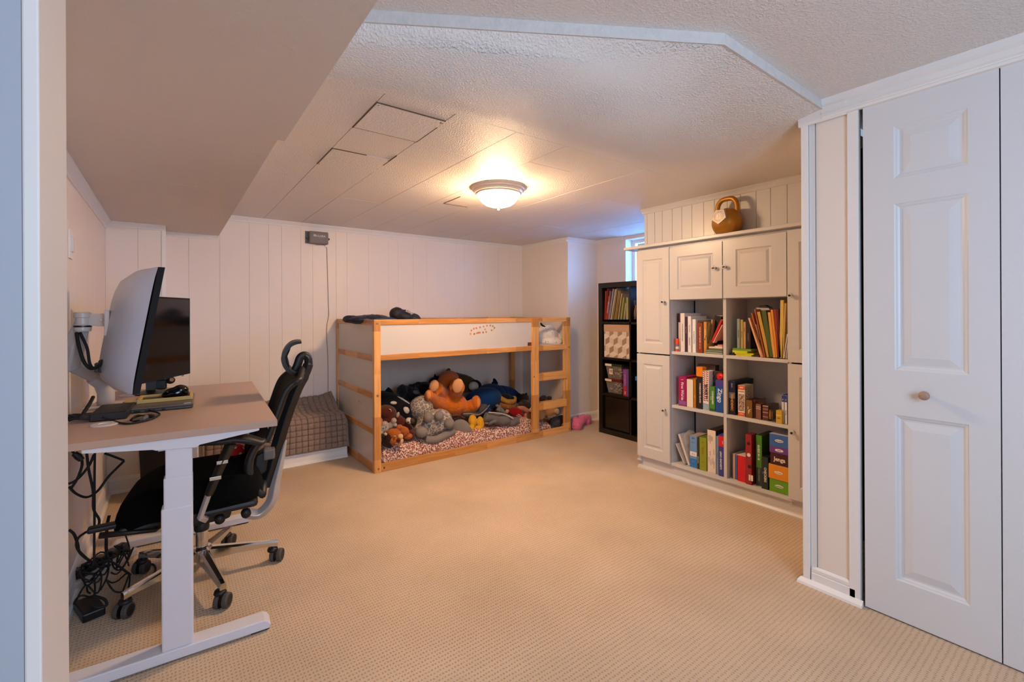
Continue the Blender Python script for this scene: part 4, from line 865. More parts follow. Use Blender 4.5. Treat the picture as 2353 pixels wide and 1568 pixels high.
for (ul, ur, h, c, lb) in ((1441, 1444, .258, '#6c5ca4', 'slim violet exercise book right of the purple box'), (1444.3, 1446.2, .262, '#23244c', 'thin navy exercise book'), (1446.5, 1448, .268, '#30343e', 'dark ring bound folder beside the shelf divider')):
    y0, y1 = span(ul, ur, 880, SX+.03); t = thing('exercise_book', lb, 'notebook', (SX+.03, y0, SZs[1]), group='puzzle and exercise books in the black shelf'); z = SZs[1]+.0004
    bm = box(B(), SX+.03, SX+.031, y0, y1, z, z+h); box(bm, SX+.03, SX+.22, y0, y0+.001, z, z+h); box(bm, SX+.03, SX+.22, y1-.001, y1, z, z+h); obj('cover', bm, cmat(c), t)
    obj('page_block', bx(SX+.031, SX+.219, y0+.001, y1-.001, z+.001, z+h-.001), PAGE, t)
q = P(1463, 880, X=SX+.02); bb_ = thing('blue_tub', 'bright blue plastic box in the right hand cube', 'box', (SX+.03, 2.66, SZs[1]+.0)); obj('body', bx(SX+.05, SX+.3, 2.48, 2.758, SZs[1]+.001, .56), cmat('#1a3a6c'), bb_, bevel=.004); obj('lid', bx(SX+.04, SX+.31, 2.47, 2.768, .56, .60), cmat('#2f86d0'), bb_, bevel=.003)
# knobbly stick leaning beside the shelf
a, b = P(1371.5, 788, X=3.62), P(1379, 845, X=3.50)
pts = smoothpts([Vector((3.70, 3.36, 1.005)), Vector((3.69, 3.345, .93)), Vector((3.66, 3.32, .80)), Vector((3.62, 3.28, .55)), Vector((3.56, 3.24, .25)), Vector((3.52, 3.22, .0))], 8)
stc = thing('wooden_stick', 'knobbly grey brown wooden stick leaning beside the black shelf', 'stick', (3.52, 3.22, 0))
obj('shaft', tube(B(), pts, [.017 if k < 10 else .011+.003*math.sin(k*1.7) for k in range(len(pts))], 9), mat('bark', '#6e5c4c', .8, .4, 40, .8, 60), stc, smooth=True)
obj('carved_head', tube(B(), [p+Vector((0, 0, .012)) for p in pts[:9]], [.012, .022, .024, .019, .023, .022, .018, .021, .018], 9), mat('bark_dark', '#54453c', .8, .5, 60, .9, 90), stc, smooth=True)

# ================================================================== WALL BOX WITH A CABLE
GB = mat('grey_abs', '#79706c', .55, .05)
ac = thing('meter_transmitter', 'grey utility meter transmitter box with a thin cable high on the far wall', 'box', (1.07, FW, 1.88))
x0, x1, z0, z1 = P(708, 545, Y=FW-.06).x, P(756, 545, Y=FW-.06).x, P(730, 560, Y=FW-.06).z, P(730, 531, Y=FW-.06).z
obj('housing', bx(x0+.012, x1-.004, FW-.062, FW-.004, z0, z1-.004), GB, ac, bevel=.008)
obj('back_plate', bx(x0-.012, x1-.012, FW-.006, FW, z0+.004, z1), GB, ac, bevel=.002)
for sx_ in (x0+.004, x1+.004): obj('fixing_lug', lathe(B(), [(.001, 0), (.010, 0), (.010, .03), (.001, .03)], (sx_, FW-.035, (z0+z1)/2-.005), 12, Vector((0, 1, 0))), BLACKP, ac)
text('lettering', 'ACLARA', .024, ((x0+x1)/2+.012, FW-.0625, (z0+z1)/2+.012), (1, 0, 0), UPZ, cmat('#cfc6c0'), ac)
text('small_lettering', 'hubbell utility', .007, ((x0+x1)/2+.02, FW-.0625, (z0+z1)/2-.004), (1, 0, 0), UPZ, cmat('#9a908a'), ac)
bm = B()
for i in range(2):
    for j in range(2): box(bm, x0+.045+i*.010, x0+.053+i*.010, FW-.0632, FW-.062, (z0+z1)/2+.006+j*.010, (z0+z1)/2+.014+j*.010)
obj('emblem', bm, cmat('#d6cdc6'), ac)
cbl = [P(724, 560, Y=FW-.03), P(728, 563, Y=FW-.012), P(742, 563, Y=FW-.006), P(749, 567, Y=FW-.004)]+[Vector((P(751+(v-570)*.028, v, Y=FW-.004))) for v in range(575, 740, 15)]+[Vector((1.14, FW-.004, 1.05)), Vector((1.15, FW-.004, .8)), Vector((1.15, FW-.004, .46))]
obj('cable', tube(B(), smoothpts(cbl, 3), .0022, 6), mat('cable_dark_beige', '#6e5c4e', .6), ac)
obj('cable_clip', bx(P(748, 567, Y=FW).x-.005, P(748, 567, Y=FW).x+.007, FW-.008, FW, P(748, 567, Y=FW).z-.005, P(748, 567, Y=FW).z+.005), PAINT, ac)
# light switch on the left wall
sw = thing('light_switch', 'white rocker light switch on the left wall near the doorway trim', 'switch', (LW, 2.66, 1.49))
sq = P(160, 562, X=LW)
obj('plate', bx(LW, LW+.007, sq.y-.045, sq.y+.035, sq.z-.062, sq.z+.062), PAINT, sw, bevel=.002)
obj('rocker', bx(LW+.006, LW+.014, sq.y-.018, sq.y+.016, sq.z-.032, sq.z+.034), DOORP, sw, bevel=.002)
# ================================================================== LOFT BED
BX0, BX1, BY0, BY1, BH = 1.222, 3.243, 3.372, 4.345, 1.153
bed = thing('loft_bed', 'low pine children\'s loft bed with white panels and a short ladder', 'bed', ((BX0+BX1)/2, (BY0+BY1)/2, 0))
def rail(name, x0, x1, y0, y1, z0, z1, m): return obj(name, bx(x0, x1, y0, y1, z0, z1), m, bed, bevel=.003)
PW, PT = .052, .040
def pz(v, X=None, Y=None, u=862): return P(u, v, X=X, Y=Y).z
L0 = P(1223, 800, Y=BY0).x; L1 = P(1237, 800, Y=BY0).x
for x0, x1, y0, y1 in ((BX0, BX0+PW, BY0, BY0+PT), (BX1-PW, BX1, BY0, BY0+PT), (BX0, BX0+PW, BY1-PT, BY1), (BX1-PW, BX1, BY1-PT, BY1)):
    rail('post', x0, x1, y0, y1, 0, BH, WZ)
rail('ladder_post', L0, L1, BY0-.010, BY0+.024, .062, BH-.001, WZ)
rail('ladder_post', BX1-PW-.034, BX1-PW-.001, BY0+.002, BY0+.026, .062, BH-.045, WZ)
zt = BH-.041; zp0, zp1 = .842, .886
rail('top_rail', BX0+PW, BX1-PW, BY0+.004, BY0+.028, zt, BH, WX); rail('top_rail', BX0+PW, BX1-PW, BY1-.028, BY1-.004, zt, BH, WX)
rail('middle_rail', BX0+PW, L0, BY0+.004, BY0+.030, zp0, zp1, WX); rail('middle_rail', BX0+PW, BX1-PW, BY1-.030, BY1-.004, zp0, zp1, WX)
rail('bottom_rail', BX0+PW, BX1-PW, BY0+.002, BY0+.026, 0, .064, WX); rail('bottom_rail', BX0+PW, BX1-PW, BY1-.026, BY1-.004, 0, .064, WX)
WP = mat('white_bed_panel', '#cec9c4', .35, .015)
fp = obj('front_panel', bx(BX0+PW-.002, L0+.002, BY0+.012, BY0+.020, zp1-.002, zt+.002), WP, bed)
obj('rear_panel', bx(BX0+PW-.002, BX1-PW+.002, BY1-.020, BY1-.012, zp1-.002, zt+.002), WP, bed)
# ladder treads
for v0, v1 in ((794, 805), (857, 873), (923, 939)):
    z1 = P(1268, v0-1, Y=BY0).z; z0 = P(1268, v1, Y=BY0).z
    rail('ladder_tread', L1-.001, BX1-PW-.006, BY0-.006, BY0+.055, z0, z1, WX)
# ends: four framed panels each
ez = [(.0, .062), (.285, .328), (.556, .600), (.838, .884), (zt, BH)]
for xa in (BX0, BX1-.024):
    for z0, z1 in (ez if xa < 2 else ez[:1]+ez[3:]): rail('end_rail', xa+.002, xa+.022, BY0+PT, BY1-PT, z0, z1, WY)
    for (a, b), (c, d) in list(zip(ez[:-1], ez[1:]))[0 if xa < 2 else 3:]: obj('end_panel', bx(xa+.009, xa+.016, BY0+PT-.002, BY1-PT+.002, b-.002, c+.002), WP, bed)
obj('bunk_base', bx(BX0+.03, BX1-.03, BY0+.032, BY1-.032, .846, .862), mat('bunk_base_board', '#b98d5e', .6), bed)
bolt = mat('brass_bolt', '#a8815a', .3, .1, metal=.8)
for x, z in ((BX0+.024, BH-.03), (BX0+.026, .58), (BX0+.030, .03), (BX1-.018, BH-.03), (BX1-.018, zp0+.01), (BX1-.018, .03)):
    obj('bolt', lathe(B(), [(.001, -.002), (.009, -.001), (.009, .001), (.001, .001)], (x, BY0, z), 14, Vector((0, 1, 0))), bolt, bed)
obj('bolt', lathe(B(), [(.001, -.002), (.008, -.001), (.008, .001), (.001, .001)], (L0+.012, BY0-.010, P(1226, 866, Y=BY0).z), 14, Vector((0, 1, 0))), bolt, bed)
# letter stickers on the front panel, little wooden squares
sy = BY0+.0118; scol = ['#c8813c', '#b85a3c', '#c0602c', '#bc6438', '#a8683c', '#b0803c', '#b8762c', '#8c5c2c', '#7c602c', '#7c3c28']
stk = [(179, 399, 0), (194, 335, .6), (243, 300, .1), (292, 290, .2), (362, 272, -.3), (430, 257, .2), (496, 242, 0), (561, 238, .1), (608, 250, .7), (640, 283, .2), (460, 313, .7), (249, 401, 0), (322, 380, 0), (356, 376, 0), (422, 372, 0), (480, 363, -.3), (584, 331, -.2)]
for i, (a, b, r) in enumerate(stk):
    p = P(1060+a/8.404, 720+b/8.404, Y=sy); s = .0068
    M = Matrix.Translation(p) @ Matrix.Rotation(r, 4, 'Y')
    t = obj('sticker', box(B(), -s, s, -.0012, .0008, -s*1.1, s*1.1, M), cmat(scol[i % 10]), fp)
    if i < 11: obj('sticker_centre', box(B(), -s*.45, s*.45, -.0016, -.001, -s*.5, s*.5, M), cmat('#d3a87c'), fp)
for a, b, s in ((292, 392, 'O'), (398, 345, "'"), (615, 318, '}')): text('letter', s, .016, P(1060+a/8.404, 720+b/8.404, Y=sy-.0005), (1, 0, 0), UPZ, cmat('#4c4844'), fp)
text('scribble', '- TOMAT', .014, P(1060+770/8.404, 720+245/8.404, Y=sy-.0004), (1, 0, .12), UPZ, cmat('#cfc2b8'), fp)
obj('sticker', bx(P(1212.5, 790, Y=sy).x, P(1224, 790, Y=sy).x, sy-.0012, sy+.001, P(1218, 795, Y=sy).z, P(1218, 787, Y=sy).z), spots_mat('sticker_brown', '#5c1f1a', '#c09078', 160, .3, .5, 0), fp)
text('pencil_scribble', 'ba t fat', .030, P(826, 924, X=BX0-.0005)+Vector((.0085, 0, 0)), (0, -1, -.12), UPZ, cmat('#b8aaa0'), bed)
for i in range(7): obj('printed_line', bx(P(1247, 740, Y=BY1).x-.0, P(1279-(i % 3)*4, 740, Y=BY1).x, BY1-.0206, BY1-.0198, P(1260, 738.3+i*1.5, Y=BY1-.02).z-.001, P(1260, 738.3+i*1.5, Y=BY1-.02).z+.001), cmat('#a89a90'), bed)

# ------------------------------------------------------------------ soft things
def cushion(name, x0, x1, y0, y1, z0, zfun, m, label, cat, nx=60, ny=28, edge=.03, seed=1, front=None, **k):
    bm = B(); top = []; bot = []
    for j in range(ny+1):
        rt, rb = [], []
        for i in range(nx+1):
            x = x0+(x1-x0)*i/nx; y = y0+(y1-y0)*j/ny
            e = min(1, min(i, nx-i, j, ny-j)/2.2); ex = math.sqrt(max(0, 1-(1-e)**2))
            w = mnoise.noise(Vector((x*2.3+seed, y*3.1, seed)))*.022+mnoise.noise(Vector((x*9+seed, y*8, 3)))*.006
            wy = mnoise.noise(Vector((x*4+seed, 7, seed)))*.012 if j in (0, 1, ny) else 0
            z = zfun(x, y)+w
            rt.append(bm.verts.new((x, y+wy, z0+.012+(z-z0-.012)*ex))); rb.append(bm.verts.new((x, y+wy*(j in (0, ny)), z0 if 0 < i < nx and 0 < j < ny else z0+.010)))
        top.append(rt); bot.append(rb)
    for j in range(ny):
        for i in range(nx):
            bm.faces.new((top[j][i], top[j][i+1], top[j+1][i+1], top[j+1][i])); bm.faces.new((bot[j][i], bot[j+1][i], bot[j+1][i+1], bot[j][i+1]))
    for j in range(ny):
        bm.faces.new((top[j][0], top[j+1][0], bot[j+1][0], bot[j][0])); bm.faces.new((top[j][nx], bot[j][nx], bot[j+1][nx], top[j+1][nx]))
    for i in range(nx):
        bm.faces.new((top[0][i], bot[0][i], bot[0][i+1], top[0][i+1])); bm.faces.new((top[ny][i], top[ny][i+1], bot[ny][i+1], bot[ny][i]))
    return obj(name, bm, m, smooth=True, label=label, cat=cat, mods=[subsurf(1)], **k)
FLOR = spots_mat('floral_print', '#e3c8b6', '#7c3a30', 78, .46, .85, .35, soft=.05, spot2='#a06a5c')
cushion('quilted_topper', 1.29, 3.08, 3.425, 4.30, .004, lambda x, y: .150+.02*min(1, (y-3.42)/.2)-(.05 if x > 2.86 else 0)*min(1, max(0, (x-2.86)/.1)), FLOR, 'thick folded quilt with a small brown and cream print under the toys', 'quilt', seed=3)
BRN = mat('brown_sheet', '#5c4238', .85, .15, 12, .5, 30)
def crumple(name, pts, z0, h, m, label, cat, seed=0):
    pass
def blob(name, parts, m, label=None, cat=None, vox=.006, sm=4, fuzz=0, fs=.01, parent=None, group=None):
    """one closed surface grown over overlapping ellipsoids and tubes"""
    bm = B()
    for q in parts:
        if q[0] == 'e': ell(bm, q[1], q[2], q[3] if len(q) > 3 else None, 20, 12)
        else: tube(bm, smoothpts(q[1], 4), [q[2][0]+(q[2][1]-q[2][0])*i/max(1, (len(q[1])-1)*4) for i in range((len(q[1])-1)*4+1)], 12)
    return obj(name, bm, m, parent, mods=[remesh(vox, sm, fuzz, fs)], smooth=True, label=label, cat=cat, group=group)
VR = Matrix.Rotation(-YAW, 3, 'Z')          # axes seen from the doorway: right, away, up
def D(Y, u=1050, v=800): p = P(u, v, Y=Y); return (p.x*math.sin(YAW)+p.y*math.cos(YAW))/F_PX
def E_(u, v, Y, ru, rv, rd, tilt=0):
    """ellipsoid lump centred where the toy lies; ru, rv in pixels of the photo at that depth, rd in metres"""
    s = D(Y, u, v); return ('e', P(u, v, Y=Y), (ru*s, rd, rv*s), VR @ Matrix.Rotation(tilt, 3, 'Y'))
def T_(pts, r0, r1): s = D(pts[0][2], pts[0][0], pts[0][1]); return ('t', [P(u, v, Y=Y) for u, v, Y in pts], (r0*s, r1*s))
def fab(name, c, fur=0, var=.12): return mat('plush_'+name, c, .95, var, 14, .55 if fur else .25, 110 if fur else 200, spec=.15, sheen=.25 if fur else .1)
ORG = fab('orange', '#c9691a', 1, .22); TANP = fab('sole', '#d49a6a'); 
# orange bear lying on its back, soles up
bear = thing('plush_bear', 'large fluffy orange plush bear on its back with pale soles, topmost in the pile', 'plush toy', tuple(P(1040, 940, Y=3.72)))
blob('body', [E_(1040, 930, 3.75, 34, 26, .13), E_(1030, 893, 3.90, 30, 34, .12), E_(1031, 872, 3.97, 24, 20, .10), T_([(1000, 893, 3.66), (1012, 903, 3.78), (1022, 905, 3.88)], 17, 19), T_([(1051, 889, 3.63), (1045, 899, 3.76), (1040, 910, 3.86)], 18, 19),
               T_([(987, 908, 3.62), (999, 922, 3.68), (1024, 934, 3.74)], 13, 18), T_([(1091, 929, 3.62), (1076, 937, 3.68), (1052, 938, 3.74)], 14, 18), E_(986, 909, 3.60, 10, 13, .04), E_(1094, 925, 3.60, 11, 16, .045)], ORG, vox=.006, sm=3, fuzz=.008, fs=.009, parent=bear)
for i, (u, v, Y, ru, rv) in enumerate(((997.5, 887, 3.595, 11, 14), (1052, 887, 3.555, 13, 17))): obj('foot_sole', ell(B(), *E_(u, v, Y, ru, rv, .022, .25)[1:]), TANP, bear, smooth=True, label='pale stitched foot sole')
for i, (u, v, Y, ru, rv) in enumerate(((985, 908, 3.566, 6, 10), (1099, 926, 3.565, 5, 11))): obj('paw_pad', ell(B(), *E_(u, v, Y, ru, rv, .016)[1:]), fab('pad', '#d98c4c'), bear, smooth=True)
# grey patterned elephant
PATT = spots_mat('pebble_print2', '#857b73', '#cbbdb0', 30, .055, .9, .2, feature='DISTANCE_TO_EDGE', soft=.02)
GREYF = fab('grey', '#857c76')
el = thing('plush_elephant', 'big grey plush elephant with a pebble patterned belly, lying in front of the orange bear', 'plush toy', tuple(P(995, 975, Y=3.58)))
blob('body', [E_(992, 972, 3.60, 36, 32, .12, .15), E_(1010, 968, 3.60, 30, 28, .11), E_(972, 990, 3.58, 22, 20, .09)], PATT, vox=.007, sm=6, parent=el)
blob('head', [E_(968, 938, 3.68, 28, 28, .11)], PATT, vox=.007, sm=4, parent=el)
for u, v, Y, ru, rv in ((984, 959, 3.475, 11.5, 13), (1009, 956, 3.475, 11, 11.5), (1032, 974, 3.475, 12.5, 12.5)): obj('foot', ell(B(), *E_(u, v, Y, ru, rv, .05, .1)[1:]), GREYF, el, smooth=True)
obj('foot', ell(B(), *E_(969, 993, 3.46, 15, 12.5, .045, .1)[1:]), GREYF, el, smooth=True)
blob('trunk', [T_([(976, 1010, 3.47), (1000, 1011, 3.47), (1024, 1000, 3.48), (1042, 991, 3.50)], 9, 9.5)], GREYF, vox=.006, parent=el)
blob('ear', [E_(1060, 983, 3.52, 22, 19, .022, .5), E_(1074, 990, 3.51, 12, 11, .02, .6)], GREYF, vox=.006, parent=el)
blob('tail_end', [E_(1082, 1002, 3.50, 13, 5, .02, -.15), E_(1066, 1000, 3.51, 12, 5, .02, -.2)], GREYF, vox=.005, parent=el)
# orca
BLK = fab('black', '#0e1016'); WHT = fab('white', '#c9beb2')
oc = thing('plush_orca', 'large black and white plush orca at the left end of the bed', 'plush toy', tuple(P(905, 930, Y=3.8)))
blob('body', [E_(888, 926, 3.82, 44, 26, .15, .25), E_(925, 945, 3.76, 28, 26, .12, .4), E_(862, 918, 3.90, 22, 16, .1)], BLK, vox=.008, sm=6, parent=oc)
blob('dorsal_fin', [T_([(904, 922, 3.80), (898, 908, 3.82), (892, 900, 3.83), (887, 896, 3.84)], 10, 8)], BLK, vox=.006, parent=oc)
obj('eye_patch', ell(B(), *E_(903.5, 926, 3.690, 8.5, 4, .03, .15)[1:]), WHT, oc, smooth=True, label='white eye patch')
obj('belly_patch', ell(B(), *E_(931, 944, 3.668, 10, 9, .022, .1)[1:]), WHT, oc, smooth=True, label='white belly patch')
blob('back_stripe', [T_([(904, 911, 3.76), (922, 916, 3.73), (941, 929, 3.70)], 2.6, 2)], WHT, vox=.004, parent=oc)
# dark brown seal / dog
DBR = fab('darkbrown', '#4e1f10', 1)
sl = thing('plush_walrus', 'dark red brown plush animal slumped over the orca', 'plush toy', tuple(P(900, 965, Y=3.6)))
blob('body', [E_(888, 948, 3.62, 23, 17, .08, .2), E_(893, 967, 3.60, 20, 16, .07), T_([(905, 962, 3.60), (925, 978, 3.58), (943, 998, 3.56)], 15, 15), E_(938, 1000, 3.53, 16, 14, .05)], DBR, sm=4, fuzz=.006, parent=sl)
obj('muzzle', ell(B(), *E_(914, 954, 3.535, 4, 7, .02, .3)[1:]), fab('tan2', '#a88a74'), sl, smooth=True)
blob('eye_ring', [T_([(894, 941, 3.545), (898, 942, 3.545), (899, 947, 3.545)], 1.2, .8)], WHT, vox=.002, sm=1, parent=sl)
# pink toy behind the post
pk = blob('plush_pink_ball', [E_(869, 969, 3.52, 10, 10, .05, .5), E_(870, 977, 3.5, 9, 4, .04)], fab('coral', '#c4685c'), 'coral pink soft toy squeezed behind the left bed post', 'plush toy')
# grey koala
kg = thing('plush_mouse', 'small light grey plush animal with round ball ears, left of the lion', 'plush toy', tuple(P(885, 985, Y=3.5)))
LG = fab('lightgrey', '#a0958a')
blob('body', [E_(882, 984, 3.50, 12, 11, .045), E_(884, 975, 3.49, 7.5, 7, .03), E_(896, 979, 3.49, 8, 6, .03), T_([(896, 978, 3.48), (904, 971, 3.47)], 6, 6), E_(905, 967, 3.46, 6.5, 6.5, .025), E_(908, 977, 3.46, 4.5, 4.5, .02), E_(875, 994, 3.46, 6, 3.5, .02, .3)], LG, vox=.004, parent=kg)
for u, v in ((881, 985), (887, 982)): obj('eye', ell(B(), *E_(u, v, 3.452, 1.3, 1.5, .004)[1:], seg=10, rings=6), BLACKP, kg, smooth=True)
# lion
LN = fab('lion', '#a9581c', 1); CRM = fab('cream', '#d8ab78')
ln = thing('plush_lion', 'small orange brown plush lion lying on its side with a dark mane and open mouth', 'plush toy', tuple(P(905, 1005, Y=3.47)))
blob('body', [E_(903, 997, 3.48, 17, 14, .05, .2), E_(905, 1012, 3.47, 15, 13, .05), E_(925, 990, 3.49, 14, 10, .04, .1), T_([(925, 995, 3.48), (939, 990, 3.47)], 8, 7), E_(937, 1003, 3.49, 11, 7, .035), E_(918, 982, 3.47, 7, 6, .03)], LN, vox=.0045, sm=3, fuzz=.005, parent=ln)
blob('mane', [E_(891, 1009, 3.485, 12, 17, .05, .1), E_(896, 1022, 3.48, 10, 8, .04)], fab('mane', '#2a150c', 1), vox=.005, sm=2, fuzz=.012, fs=.012, parent=ln)
blob('muzzle', [E_(920, 1004, 3.425, 6.5, 7, .022, .3), E_(922, 1014, 3.425, 5, 7, .018, .3)], CRM, vox=.003, parent=ln)
obj('nose', ell(B(), *E_(916, 1012, 3.408, 5, 4.5, .014, .6)[1:]), fab('nosebrown', '#5c2410'), ln, smooth=True)
for u, v in ((907.5, 1004), (911, 1021)): obj('eye', ell(B(), *E_(u, v, 3.418, 2.8, 2.8, .008)[1:]), fab('eyewhite', '#c9a88a'), ln, smooth=True); obj('pupil', ell(B(), *E_(u+.4, v+.6, 3.409, 1.3, 1.4, .004)[1:], seg=10, rings=6), BLACKP, ln, smooth=True)
obj('ear', ell(B(), *E_(886, 998, 3.44, 4, 3.4, .010, .3)[1:]), CRM, ln, smooth=True)
# panda bits, green ball, dark cloth
pd = thing('plush_panda', 'little white and black plush head tucked behind the patterned elephant', 'plush toy', tuple(P(944, 967, Y=3.5)))
obj('head', ell(B(), *E_(940, 967, 3.50, 8, 7, .03, .2)[1:]), WHT, pd, smooth=True); obj('ear_patch', ell(B(), *E_(947, 967, 3.485, 6.5, 5.5, .028, .4)[1:]), fab('darkpatch', '#4a3226'), pd, smooth=True); obj('nose', ell(B(), *E_(938, 971, 3.465, 2.4, 2, .006)[1:]), BLACKP, pd, smooth=True)
gb_ = blob('plush_green_ball', [E_(868, 1010, 3.46, 9, 10, .035), E_(870, 998, 3.50, 10, 9, .035)], fab('green', '#3f4a22'), 'dark green round soft toy beside the left bed post', 'plush toy', vox=.004)
# dark fluffy animals at the back
wf = thing('plush_wolf', 'dark grey fluffy plush animal with a pale snout at the back left', 'plush toy', tuple(P(935, 905, Y=4.05)))
blob('body', [E_(940, 905, 4.08, 24, 19, .10), E_(925, 900, 4.05, 13, 16, .07), T_([(940, 888, 4.06), (950, 886, 4.05), (966, 880, 4.05)], 5, 4), E_(972, 892, 4.12, 22, 14, .08)], fab('charcoal', '#232023', 1), vox=.008, sm=2, fuzz=.016, fs=.02, parent=wf)
obj('snout', ell(B(), *E_(956, 902, 3.965, 8.5, 5, .03, .3)[1:]), fab('snoutgrey', '#7a7478'), wf, smooth=True)
bc = thing('plush_black_cat', 'black plush cat with pointed ears peeking out behind the orange bear', 'plush toy', tuple(P(1000, 875, Y=4.15)))
blob('body', [E_(1000, 880, 4.15, 16, 14, .07), E_(1003, 870, 4.15, 9, 6, .05)], BLK, parent=bc, vox=.007)
for u, v in ((1000, 862), (994, 871)): obj('ear', lathe(B(), [(.016, 0), (.012, .014), (.004, .034), (.001, .038)], tuple(P(u, v+6, Y=4.12)), 12, Vector((-.1, 0, 1))), BLK, bc, smooth=True)
og = thing('plush_dinosaur', 'olive green plush dinosaur behind the orange bear against the wall', 'plush toy', tuple(P(1065, 880, Y=4.18)))
blob('body', [T_([(1026, 860, 4.16), (1050, 868, 4.18), (1075, 876, 4.18), (1090, 892, 4.16)], 10, 14), E_(1072, 884, 4.2, 22, 18, .07), E_(1030, 855, 4.15, 7, 6, .03), E_(1080, 872, 4.18, 6, 4, .02)], fab('olive', '#4a3f16', 1), vox=.008, sm=3, fuzz=.012, fs=.02, parent=og)
obj('head_knob', ell(B(), *E_(1031, 851, 4.14, 4.5, 4.5, .02)[1:]), fab('olive2', '#55491c'), og, smooth=True)
pg = thing('plush_penguin', 'round white plush face with a black rim behind the whale', 'plush toy', tuple(P(1090, 885, Y=4.1)))
obj('head', ell(B(), *E_(1091, 888, 4.12, 16, 15, .06)[1:]), BLK, pg, smooth=True); obj('face', ell(B(), *E_(1088, 888, 4.085, 12, 11, .05)[1:]), WHT, pg, smooth=True, label='white face')
# blue whale
BLU = fab('blue', '#0f3566'); NVY = fab('navy', '#0a1730')
wh = thing('plush_whale', 'huge blue plush whale stretched behind the grey dolphin', 'plush toy', tuple(P(1125, 920, Y=3.95)))
blob('body', [E_(1110, 918, 3.86, 44, 27, .15, -.2), E_(1128, 903, 3.96, 34, 21, .14), E_(1146, 908, 4.0, 26, 20, .12, .4), T_([(1150, 905, 4.0), (1175, 905, 4.06), (1200, 925, 4.10)], 20, 8), E_(1098, 945, 3.80, 30, 20, .09)], BLU, vox=.009, sm=8, parent=wh)
blob('fin', [T_([(1138, 884, 3.97), (1137, 876, 3.98), (1134, 871, 3.98)], 7, 2.5), E_(1137, 881, 3.98, 8, 5, .02)], NVY, vox=.005, parent=wh)
blob('side_fin', [E_(1140, 935, 3.78, 9, 15, .03, -.3)], NVY, vox=.006, parent=wh)
# ray
ry = thing('plush_ray', 'flat grey plush ray with a white rim under the bear\'s right arm', 'plush toy', tuple(P(1095, 950, Y=3.6)))
blob('body', [E_(1100, 944, 3.64, 24, 12, .05, -.5), E_(1080, 953, 3.63, 20, 6, .06)], fab('raygrey', '#4a4644'), vox=.005, parent=ry)
blob('rim', [T_([(1064, 952, 3.57), (1082, 951, 3.56), (1098, 954, 3.55), (1112, 946, 3.56), (1125, 931, 3.60)], 1.5, 1.2)], fab('rim', '#8f857c'), vox=.003, sm=2, parent=ry)
# yellow feet
YL = fab('yellow', '#d9a024')
yf = blob('plush_duck', [E_(1086, 968, 3.56, 10, 15, .05), E_(1104, 973, 3.55, 9, 16, .04, -.1), E_(1083, 984, 3.53, 8, 7, .035), E_(1098, 985, 3.54, 9, 6, .03)], YL, 'bright yellow soft toy with two rounded feet between elephant ear and dolphin', 'plush toy', vox=.005)
# dolphin
DG = fab('dolphin', '#6b6563')
dl = thing('plush_dolphin', 'grey plush dolphin with a white belly stripe lying on the quilt', 'plush toy', tuple(P(1150, 965, Y=3.5)))
blob('body', [T_([(1114, 958, 3.52), (1135, 963, 3.50), (1158, 967, 3.49), (1178, 968, 3.48), (1191, 966, 3.47)], 11, 9), E_(1150, 964, 3.50, 24, 14, .055, .2), E_(1174, 972, 3.48, 12, 9, .04)], DG, vox=.0055, sm=6, parent=dl)
blob('flipper', [T_([(1144, 946, 3.52), (1148, 936, 3.53), (1140, 932, 3.53)], 6, 3), E_(1152, 943, 3.52, 12, 5, .015, .7)], DG, vox=.004, parent=dl)
blob('fin', [E_(1129, 972, 3.45, 8, 4, .014, -.5), E_(1136, 969, 3.45, 6, 5, .02)], DG, vox=.004, parent=dl)
blob('belly_stripe', [T_([(1122, 948, 3.485), (1145, 950, 3.46), (1163, 954, 3.45), (1180, 963, 3.445)], 1.5, 2.2)], fab('offwhite', '#b5aaa0'), vox=.003, sm=2, parent=dl)
obj('eye', ell(B(), *E_(1171, 958, 3.435, 2, 2, .006)[1:], seg=10, rings=6), mat('eye_glass', '#e8e4e0', .1), dl, smooth=True); obj('pupil', ell(B(), *E_(1171, 958.6, 3.428, 1, 1, .003)[1:], seg=8, rings=6), BLACKP, dl, smooth=True)
obj('nose_tip', ell(B(), *E_(1189, 967, 3.47, 6, 6, .025)[1:]), fab('snoutpink', '#8c6a60'), dl, smooth=True)
# ribbed yellow snake with dark top
sn = thing('plush_crocodile', 'yellow ribbed plush coil with a black top behind the dolphin', 'plush toy', tuple(P(1165, 925, Y=3.75)))
YR = fab('ribyellow', '#a47830'); 
for k in range(2):
    pts = [P(1146, 909+k*16, Y=3.80), P(1156, 919+k*13, Y=3.72), P(1170, 924+k*11, Y=3.68), P(1180, 922+k*12, Y=3.71), P(1181, 915+k*14, Y=3.76)]
    pts = smoothpts(pts, 14); s = D(3.72, 1160, 920)
    obj('coil', tube(B(), pts, [(5.6+.9*math.sin(i*2.0))*s for i in range(len(pts))], 14), YR if k == 0 else fab('ribamber', '#8c5a26'), sn, smooth=True, label='ribbed coil')
blob('dark_top', [E_(1163, 912, 3.74, 13, 7, .05, .25), E_(1174, 915, 3.72, 8, 5, .03)], BLK, vox=.005, parent=sn)
